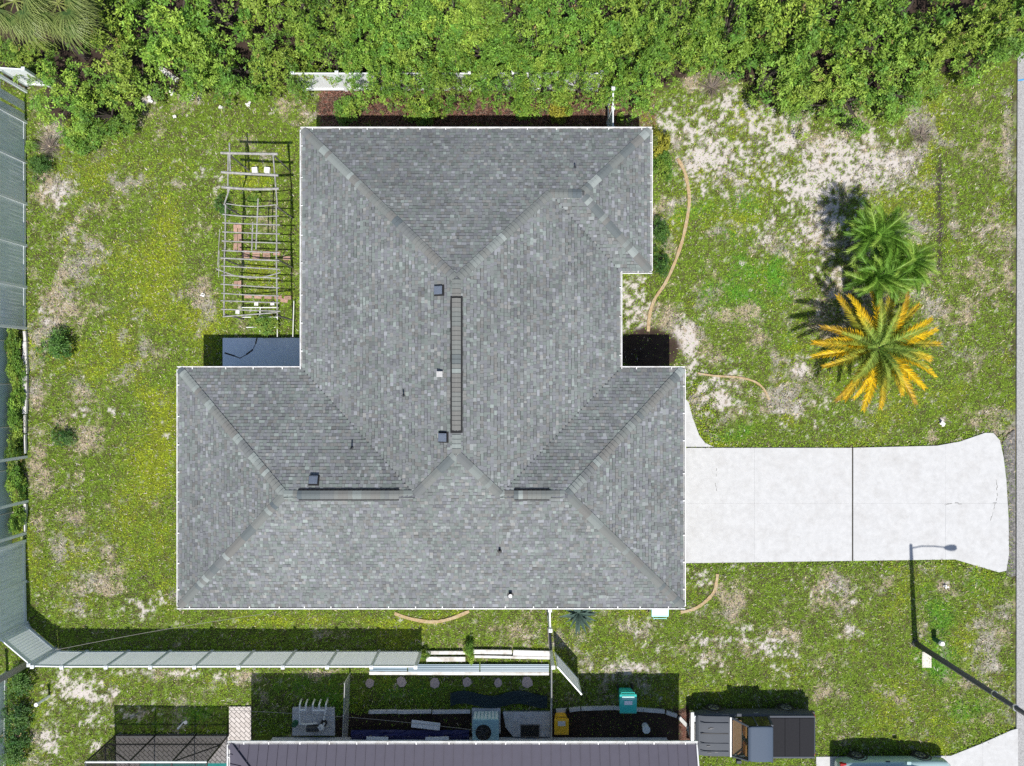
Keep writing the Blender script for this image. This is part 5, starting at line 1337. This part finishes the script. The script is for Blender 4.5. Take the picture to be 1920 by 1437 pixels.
# pool equipment
pe = thing('pool_equipment', 'white pool pipes with pump and filter on a concrete pad', 'pool equipment', at(590, 1352)); l5 = pe.location.copy()
mb = MB(); mb.prism([tuple((at(*q) - l5)[:2]) for q in ((549, 1326), (628, 1326), (628, 1378), (549, 1378))], -.1, .07); mb.build('slab', M['concrete_grey'], pe)
zt = .75
def pvc_run(pts): 
    mb = MB(); mb.tube([at(*p) - l5 for p in pts], .042, 8); mb.build('pipe', M['pvc'], pe)
for x in (562, 573.5, 586.5, 598.5, 611): pvc_run([(x + 3.5, 1312, .10), (x + 1, 1318, .6), (x, 1322, zt), (x, 1331.5, zt)])
pvc_run([(562, 1331, zt), (562, 1358, zt)]); pvc_run([(562, 1332, zt), (574, 1332, zt)]); pvc_run([(586, 1332.5, zt), (611, 1332.5, zt)]); pvc_run([(611, 1332, zt), (609, 1342, zt), (607, 1350, zt)]); pvc_run([(562, 1358, zt), (582, 1358, .5), (594, 1356, .4)]); pvc_run([(596, 1364, .5), (606, 1362, .5), (608, 1356, .5)])
c = at(608, 1354) - l5; mb = MB(); mb.disc((c.x, c.y), .16, .05, .5, 18, .13); mb.build('filter', M['black'], pe); mb = MB(); mb.disc((c.x, c.y), .15, .5, .56, 8, .13); mb.disc((c.x, c.y), .09, .56, .6, 12); mb.build('filter_lid', M['pvc'], pe)
c = at(590, 1362) - l5; mb = MB(); mb.tube([(c.x - .3, c.y, .25), (c.x + .25, c.y, .25)], .13, 14); mb.box(c.x - .3, c.x + .2, c.y - .12, c.y + .12, .07, .14); mb.build('pump', M['truck_dark'], pe)
c = at(555, 1354) - l5; mb = MB(); mb.disc((c.x, c.y), .14, .05, .30, 16, .12); mb.build('valve_box', M['green_plastic'], pe)

# paver pad, pool deck, screen cage
mb = MB(); pp = [gxy(430, 1325), gxy(471, 1325), gxy(471, 1392), gxy(430, 1392)]; mb.prism(pp, -.12, .03)
tag(mb.build('paver_pad', M['pavers']), 'herringbone paver pad beside the screen cage', None, None, 'structure')
mb = MB(); mb.prism([gxy(218, 1379), gxy(430, 1379), gxy(430, 1431), gxy(218, 1431)], -.3, .022); mb.prism([gxy(218, 1431), gxy(262, 1431), gxy(262, 1700), gxy(218, 1700)], -.3, .022)
tag(mb.build('pool_deck', M['pavers']), 'paver deck round the swimming pool, bottom left', None, None, 'structure')
mb = MB(); mb.prism([gxy(218, 1378), gxy(430, 1378), gxy(430, 1383), gxy(218, 1383)], -.1, .034); tag(mb.build('deck_border', M['edge_block'], bpy.data.objects['pool_deck']))
mb = MB(); mb.prism([gxy(262, 1431), gxy(436, 1431), gxy(436, 1700), gxy(262, 1700)], -.3, -.05); tag(mb.build('pool_water', M['water']), 'turquoise pool water at the bottom edge', None, None, 'structure')
cg = thing('screen_cage', 'bronze framed pool screen enclosure at the lower left', 'screen enclosure', at(218, 1378)); l6 = cg.location.copy(); cz = 2.3
def beam(a, b, w=.06, mt='bronze', name='beam'):
    mb = MB(); mb.bar(Vector(a) - l6, Vector(b) - l6, w, w); return mb.build(name, M[mt], cg)
xs_ = [218, 293, 368, 429]
for x in xs_: p = at(x, 1378); beam((p.x, p.y, 0), (p.x, p.y, cz), .055, name='post')
for z in (.05, .85): beam(at(218, 1378) + V(0, 0, z), at(429, 1378) + V(0, 0, z), .05)
beam(at(218, 1378) + V(0, 0, cz), at(429, 1378) + V(0, 0, cz), .06, 'white_metal', 'eave_beam')
for x in xs_: p = at(x, 1378); beam((p.x, p.y, cz), (p.x, p.y - 7, cz + .7), .055, name='rafter')
for yy in (1440, 1510, 1590): p = at(218, yy); beam((p.x, p.y, 0), (p.x, p.y, cz), .055, name='post')
p = at(218, 1378); beam((p.x, p.y, cz), (p.x, p.y - 7, cz), .06, 'white_metal', 'eave_beam'); beam((p.x, p.y, .85), (p.x, p.y - 7, .85), .05)
a = at(218, 1378); b = at(293, 1378); beam(a + V(0, 0, .9), V(b.x, b.y, cz), .04, name='brace')
a = at(429, 1378); b = at(368, 1378); beam(a + V(0, 0, .9), V(b.x, b.y, cz), .04, name='brace')
for i in range(3):
    a = at(xs_[i], 1378) - l6; b = at(xs_[i + 1], 1378) - l6
    for z0, z1 in ((.06, .84), (.86, cz - .02)):
        mb = MB(); mb.obox((a + b) / 2 + V(0, 0, (z0 + z1) / 2), V((b.x - a.x) / 2 - .03, 0, 0), V(0, .002, 0), V(0, 0, (z1 - z0) / 2)); mb.build('screen_panel', M['screen'], cg)
mb = MB(); mb.obox(V(0, -3.5, cz / 2), V(.002, 0, 0), V(0, 3.4, 0), V(0, 0, cz / 2 - .03)); mb.build('screen_panel', M['screen'], cg)
for i in range(3):
    a = at(xs_[i], 1378) - l6; b = at(xs_[i + 1], 1378) - l6; mb = MB(); mb.obox((a + b) / 2 + V(0, -3.5, cz + .35), V((b.x - a.x) / 2 - .03, 0, 0), V(0, 3.5, -.35), V(0, .0002, .002)); mb.build('screen_panel', M['screen'], cg)

# tarp and boards beside the wall
tp = thing('blue_tarp', 'dark blue tarp spread along the neighbour wall', 'tarp', at(765, 1374)); l7 = tp.location.copy(); a = at(660, 1384) - l7; b = at(880, 1366) - l7
nxn, nyn = 26, 6; vs = []; 
for i in range(nxn + 1):
    for j in range(nyn + 1):
        vs.append((a.x + (b.x - a.x) * i / nxn, a.y + (b.y - a.y) * j / nyn, .12 + .10 * math.sin(j / nyn * math.pi) + .05 * random.random()))
mb = MB(); mb.add(vs, [(i * (nyn + 1) + j, (i + 1) * (nyn + 1) + j, (i + 1) * (nyn + 1) + j + 1, i * (nyn + 1) + j + 1) for i in range(nxn) for j in range(nyn)]); mb.build('sheet', M['tarp_blue'], tp)
for (x0, y0, x1, y1, w, z, lab) in ((691, 1375, 731, 1376, .14, .45, 'narrow white board on the blue tarp, left one'), (800, 1376, 843, 1375, .14, .45, 'narrow white board on the blue tarp, right one'), (773, 1352, 826, 1358, .34, .25, 'wide white sheet leaning above the blue tarp')):
    o = thing('white_board', lab, 'board', at(x0, y0)); mb = MB(); mb.bar(V(0, 0, z), at(x1, y1) - at(x0, y0) + V(0, 0, z), w, .03); mb.build('sheet', M['sheet_white'], o); 
    mb = MB(); 
    for t in (.15, .85): q = (at(x1, y1) - at(x0, y0)) * t; mb.bar((q.x, q.y, .0), (q.x, q.y, z - .016), .08, .08, up=V(1, 0, 0))
    mb.build('support', M['wood_grey'], o)
o = thing('shade_sheet', 'dark green sheet painted as shade on the grass above the air conditioner', 'sheet', at(930, 1312)); a = at(845, 1322) - o.location; b = at(1026, 1298) - o.location; vs = []  # dark sheet stands in for the shade lying on this grass
for i in range(15):
    for j in range(6): vs.append((a.x + (b.x - a.x) * i / 14, a.y + (b.y - a.y) * j / 5 + .12 * math.sin(i * .8), .09 + .05 * random.random()))
mb = MB(); mb.add(vs, [(i * 6 + j, (i + 1) * 6 + j, (i + 1) * 6 + j + 1, i * 6 + j + 1) for i in range(14) for j in range(5)]); mb.build('sheet', M['shade_fill'], o)
# wires
def wire(label, pts, r=.008):
    o = thing('cable', label, 'cable', at(*pts[0])); mb = MB(); A = at(*pts[0]); B = at(*pts[1]); n = 14
    mb.tube([A.lerp(B, k / n) - V(0, 0, .25 * math.sin(math.pi * k / n)) - A for k in range(n + 1)], r, 5); mb.build('line', M['wire'], o)
wire('thin cable strung from the lower left fence corner to the house eave', [(104, 1219, 1.75), (490, 1152, 2.5)]); wire('thin cable strung from the screen cage to the air conditioner', [(430, 1332, 1.3), (905, 1371, .97)], .01)
# stand pipe
sp_ = thing('standpipe', 'white capped standpipe on the lower left lawn', 'pipe', at(93, 1305)); mb = MB(); mb.tube([(0, 0, -.05), (0, 0, .85)], .055, 12); mb.build('pipe', M['sheet_white'], sp_); mb = MB(); mb.tube([(0, 0, .84), (0, 0, .92)], .09, 14); mb.build('cap', M['pvc'], sp_)
o = thing('sprinkler', 'small white sprinkler pieces on the shaded grass by the cage', 'sprinkler', at(338, 1362)); mb = MB(); mb.tube([(0, 0, .02), (0, 0, .22)], .05, 10); mb.build('riser', M['pvc'], o); mb = MB(); mb.bar((0, 0, .2), (.2, .25, .06), .04, .04); mb.disc((.26, .2), .09, .02, .05, 10); mb.build('arm', M['pvc'], o)
up_ = thing('utility_pole', 'weathered wooden utility pole rising past the lower left fence corner', 'utility pole', at(58, 1241))
mb = MB(); mb.tube([(0, 0, -.3), (0, 0, 3), (0, 0, 7), (0, 0, 10.2)], [.15, .135, .115, .095], 12); mb.build('shaft', mat('pole_wood', (.30, .28, .26), .9, noise=.3, nscale=3, stretch=(6, 6, .5)), up_, True)
mb = MB(); mb.disc((0, 0), .10, 10.2, 10.24, 12, .06); mb.build('cap', M['galv'], up_)

# ------------------------------------------------------------------ street lamp, marker, cover
lamp = thing('street_lamp', 'tall dark street lamp leaning out of the lower right corner', 'street lamp', at(1716, 1206)); LH = 8.0
mb = MB(); mb.tube([(0, 0, -.2), (0, 0, 2.5), (0, 0, 5.5), (0, 0, LH)], [.135, .12, .10, .075], 14); mb.build('pole', M['pole'], lamp, True)
mb = MB(); mb.disc((0, 0), .18, -.02, .12, 14, .15); mb.build('base', M['pole'], lamp)
mb = MB(); mb.tube([(0, 0, LH - .25), (.5, 0, LH - .08), (1.1, -.02, LH - .05), (1.65, -.04, LH - .12)], .028, 8); mb.build('arm', M['galv'], lamp)
mb = MB(); vs = []; n = 12
for i, (x, w, h) in enumerate(((1.55, .05, .04), (1.65, .10, .07), (1.85, .15, .09), (2.05, .14, .08), (2.15, .06, .04))):
    for k in range(n): a = 2 * math.pi * k / n; vs.append((x, -.04 + w * math.cos(a), LH - .14 + h * math.sin(a)))
mb.add(vs, [(i * n + k, i * n + (k + 1) % n, (i + 1) * n + (k + 1) % n, (i + 1) * n + k)[::-1] for i in range(4) for k in range(n)] + [tuple(range(n)), tuple(4 * n + k for k in range(n - 1, -1, -1))]); mb.build('luminaire', M['galv'], lamp, True)
mb = MB(); mb.tube([(0, 0, 6.35), (0, 0, 6.42)], .12, 12); mb.tube([(.02, 0, 5.2), (.02, 0, 5.26)], .125, 12); mb.build('pole_highlight', M['steel'], lamp)  # bright bands added as the highlight on the upper pole
mk = thing('utility_marker', 'green utility marker post with white cap beside the lamp base', 'marker post', at(1751, 1198)); mb = MB(); mb.tube([(0, 0, -.05), (0, 0, .55)], .11, 14); mb.build('post', M['green_plastic'], mk, False); mb = MB(); mb.disc((0, 0), .125, .55, .66, 16, .10); mb.build('cap', M['pvc'], mk)
hh = thing('handhole_cover', 'pale rectangular concrete cover set in grass below the lamp base', 'cover', at(1737, 1237)); mb = MB(); mb.box(-.22, .22, -.37, .37, -.05, .04); mb.build('slab', mat('cover_concrete', (.62, .58, .50), .9, noise=.2, nscale=4), hh, bevel=.01); mb = MB(); mb.box(-.17, .17, -.31, .31, .04, .045); mb.build('lid', mat('cover_lid', (.68, .64, .56), .9, noise=.2, nscale=5), hh)

# ------------------------------------------------------------------ vehicles
def loft(sections, n=20, power=4.0):
    """sections: (x, y_half, z_low, z_high) -> rounded box skin along X"""
    mb = MB(); vs = []
    for (x, yh, z0, z1) in sections:
        for k in range(n):
            a = 2 * math.pi * k / n; c, s = math.cos(a), math.sin(a); e = 2 / power
            vs.append((x, yh * math.copysign(abs(c) ** e, c), (z0 + z1) / 2 + (z1 - z0) / 2 * math.copysign(abs(s) ** e, s)))
    m = len(sections)
    fs = [(i * n + k, i * n + (k + 1) % n, (i + 1) * n + (k + 1) % n, (i + 1) * n + k) for i in range(m - 1) for k in range(n)]
    fs += [tuple(range(n - 1, -1, -1)), tuple((m - 1) * n + k for k in range(n))]
    mb.add(vs, fs); return mb
def wheel(root, x, y, r, w, side):
    mb = MB(); mb.tube([(x, y - w / 2, r), (x, y - w / 2 + .03, r), (x, y + w / 2 - .03, r), (x, y + w / 2, r)], [r * .9, r, r, r * .9], 24); t = mb.build('wheel', M['rubber'], root, False)
    mb = MB(); mb.tube([(x, y + side * (w / 2 - .02), r), (x, y + side * (w / 2 + .012), r)], [r * .62, r * .6], 20); mb.build('rim', M['steel'], t)
    mb = MB()
    for k in range(5):
        a = 2 * math.pi * k / 5; mb.bar((x + .05 * math.cos(a), y + side * (w / 2 + .02), r + .05 * math.sin(a)), (x + r * .55 * math.cos(a), y + side * (w / 2 + .02), r + r * .55 * math.sin(a)), .05, .02, up=V(0, 1, 0))
    mb.build('spoke', M['truck_dark'], t)

tk = thing('pickup_truck', 'grey pickup truck with black bed cover parked at the bottom', 'pickup truck', V(at(1303, 0, .9).x, -16.0, 0))
TL = 5.4; HWT = 1.0
mb = loft([(0.02, .80, .50, .92), (.12, .92, .42, 1.0), (.5, .97, .40, 1.05), (1.5, .99, .38, 1.10), (3.2, 1.0, .38, 1.12), (5.2, .99, .42, 1.12), (5.38, .95, .48, 1.10), (5.42, .90, .55, 1.05)], 24, 6); mb.build('body', M['truck_paint'], tk, True)
# hood: broad panel with pressed ribs and gaps
mb = MB(); vs = []; X_ = [.12, .4, .9, 1.52]
for i, x in enumerate(X_):
    for y in np.linspace(-.9, .9, 13): vs.append((x, y, 1.09 + .05 * min(1, x) - .05 * (abs(y) / .9) ** 4 - (.06 if i == 0 else 0)))
mb.add(vs, [(i * 13 + k, (i + 1) * 13 + k, (i + 1) * 13 + k + 1, i * 13 + k + 1) for i in range(3) for k in range(12)]); mb.build('hood', M['truck_paint'], tk, True)
for y in (.62, .12, -.30, -.66): mb = MB(); mb.bar((.2, y, 1.125), (1.46, y, 1.155), .035, .03); mb.build('hood_rib', M['truck_paint'], tk, bevel=.008)
for y, x in ((.12, 1.0),): mb = MB(); mb.bar((.25, y + .03, 1.13), (1.45, y + .03, 1.16), .022, .012); mb.build('hood_gap', M['black'], tk)
for (x, y) in ((.62, .36), (.70, .40), (.55, -.42), (.9, -.7), (.6, -.72)): mb = MB(); mb.box(x - .08, x + .08, y - .02, y + .02, 1.12, 1.145); mb.build('hood_vent', M['truck_dark'], tk)
mb = MB(); mb.bar((1.55, -.9, 1.15), (1.55, .9, 1.15), .08, .05); mb.build('cowl', M['white_metal'], tk, bevel=.015)  # white colour paints the highlight strip behind the hood
# cab: pillars, glass, roof
zr_ = 1.72; wy = .82
def quadp(name, a, b, c, d, mt, th=.012):
    a, b, c, d = [Vector(q) for q in (a, b, c, d)]; n_ = (b - a).cross(d - a).normalized() * th; mb = MB()
    mb.add([a, b, c, d, a - n_, b - n_, c - n_, d - n_], [(0, 1, 2, 3), (7, 6, 5, 4), (0, 4, 5, 1), (1, 5, 6, 2), (2, 6, 7, 3), (3, 7, 4, 0)]); return mb.build(name, mt, tk)
quadp('windshield', (1.60, -.84, 1.13), (2.16, -.74, zr_), (2.16, .74, zr_), (1.60, .84, 1.13), M['glass'])
mb = MB(); mb.bar((1.60, .86, 1.12), (2.16, .76, zr_), .07); mb.bar((1.60, -.86, 1.12), (2.16, -.76, zr_), .07); mb.build('pillar', M['truck_paint'], tk)
mb = loft([(2.14, .74, zr_ - .02, zr_ + .04), (2.3, .78, zr_ - .03, zr_ + .07), (2.9, .79, zr_ - .03, zr_ + .08), (3.18, .77, zr_ - .03, zr_ + .06), (3.24, .74, zr_ - .02, zr_ + .03)], 20, 8); mb.build('cab_roof', mat('roof_grey', (.075, .10, .14), .65, noise=.06, spec=.2), tk, True)
for s in (1, -1):
    quadp('side_window', (1.75, s * .90, 1.12), (3.25, s * .90, 1.12), (3.2, s * .79, zr_), (2.2, s * .79, zr_), M['dark_glass'])
    mb = MB(); mb.bar((2.55, s * .905, 1.12), (2.55, s * .80, zr_), .06); mb.bar((3.25, s * .905, 1.1), (3.2, s * .79, zr_), .1); mb.build('pillar', M['truck_paint'], tk)
    mb = MB(); mb.box(1.78, 2.0, s * 1.06 - .07, s * 1.06 + .07, 1.12, 1.3); mb.build('mirror', M['truck_paint'], tk, bevel=.02)
    mb = MB(); mb.obox(V(2.75, s * 1.008, .98), V(.1, 0, 0), V(0, .015, 0), V(0, 0, .018)); mb.build('door_handle', M['steel'], tk)
    for x in (1.0, 4.35):
        wheel(tk, x, s * .86, .40, .27, s)
        mb = MB(); mb.tube([(x + .5 * math.cos(t), s * .98, .42 + .46 * math.sin(t)) for t in np.linspace(0, math.pi, 11)], .05, 8); mb.build('fender_flare', M['truck_dark'], tk)
    mb = MB(); mb.box(-.01, .06, s * .68 - .14, s * .68 + .14, .70, .88); mb.build('headlight', M['headlight'], tk, bevel=.02)
    mb = MB(); mb.box(5.38, 5.44, s * .86 - .06, s * .86 + .06, .7, 1.0); mb.build('tail_light', M['tail_red'], tk, bevel=.01)
quadp('rear_window', (3.27, .84, 1.14), (3.27, -.84, 1.14), (3.22, -.74, zr_), (3.22, .74, zr_), M['dark_glass'])
mb = MB(); mb.bar((1.84, -.78, 1.15), (1.84, .78, 1.15), .40, .05); mb.build('dashboard', M['tan'], tk, bevel=.02)
mb = MB(); mb.box(1.7, 3.25, -.85, .85, 1.118, 1.125); mb.build('cabin_floor', M['truck_dark'], tk)
for y in (.42, -.42): 
    mb = MB(); mb.box(2.08, 2.2, y - .28, y + .28, 1.13, 1.56); mb.build('seat', M['orange'], tk, bevel=.04)
# bed cover
for i in range(3):
    mb = MB(); mb.box(3.34 + i * .665, 3.34 + i * .665 + .655, -.86, .86, 1.11, 1.165); mb.build('bed_cover', M['cover_black'], tk, bevel=.012)
for s in (1, -1): mb = MB(); mb.box(3.3, 5.36, s * .92 - .045, s * .92 + .045, 1.1, 1.16); mb.build('bed_rail', M['truck_paint'], tk, bevel=.015)
mb = MB(); mb.box(-.16, .04, -.93, .93, .50, .74); mb.build('front_bumper', M['steel'], tk, bevel=.04)
mb = MB(); mb.box(.0, .03, -.5, .5, .72, .92); mb.build('grille', M['black'], tk)
mb = MB(); mb.box(5.40, 5.58, -.92, .92, .50, .68); mb.build('rear_bumper', M['truck_dark'], tk, bevel=.03)

cr = thing('parked_car', 'pale teal car parked on the driveway in the lower right corner', 'car', V(at(1568, 0, .6).x, -18.2, 0)); CL = 5.2
mb = loft([(0.0, .78, .40, .95), (.08, .90, .34, 1.02), (.5, .95, .30, 1.06), (1.5, .97, .27, 1.06), (3.4, .97, .27, 1.02), (4.5, .95, .30, .95), (5.0, .88, .34, .85), (5.2, .70, .42, .72)], 24, 5); mb.build('body', M['car_paint'], cr, True)
mb = loft([(.25, .74, .95, 1.08), (.75, .72, .95, 1.50), (1.2, .72, .95, 1.58), (2.4, .72, .95, 1.58), (2.9, .70, .95, 1.48), (3.6, .76, .95, 1.05)], 24, 7); mb.build('cabin', M['car_paint'], cr, True)
for s in (1, -1):
    for (x0, x1, xt0, xt1) in ((.95, 1.85, 1.05, 1.85), (1.95, 3.1, 1.95, 2.75)):
        mb = MB(); mb.add([(x0, s * .735, 1.08), (x1, s * .735, 1.08), (xt1, s * .728, 1.46), (xt0, s * .728, 1.46), (x0, s * .70, 1.08), (x1, s * .70, 1.08), (xt1, s * .70, 1.46), (xt0, s * .70, 1.46)], [(0, 1, 2, 3), (7, 6, 5, 4), (0, 4, 5, 1), (1, 5, 6, 2), (2, 6, 7, 3), (3, 7, 4, 0)]); mb.build('side_window', M['dark_glass'], cr)
    for x in (1.05, 4.0): wheel(cr, x, s * .86, .36, .24, s)
    for x in (1.05, 4.0): mb = MB(); mb.tube([(x + .44 * math.cos(t), s * .955, .38 + .42 * math.sin(t)) for t in np.linspace(0, math.pi, 11)], .03, 8); mb.build('wheel_arch', M['truck_dark'], cr)
    mb = MB(); mb.obox(V(2.2, s * .975, .92), V(.1, 0, 0), V(0, .015, 0), V(0, 0, .018)); mb.build('door_handle', M['truck_dark'], cr)
    mb = MB(); mb.box(.02, .30, s * .80 - .10, s * .80 + .10, .80, .98); mb.build('tail_light', M['tail_red'], cr, bevel=.03)
    mb = MB(); mb.box(4.86, 5.04, s * .70 - .12, s * .70 + .12, .68, .80); mb.build('headlight', M['headlight'], cr, bevel=.03)
    mb = MB(); mb.box(2.95, 3.15, s * 1.0 - .08, s * 1.0 + .08, 1.0, 1.14); mb.build('mirror', M['car_paint'], cr, bevel=.03)
mb = MB(); mb.add([(2.95, -.66, 1.44), (3.55, -.72, 1.09), (3.55, .72, 1.09), (2.95, .66, 1.44)], [(0, 1, 2, 3)]); mb.build('windshield', M['dark_glass'], cr)
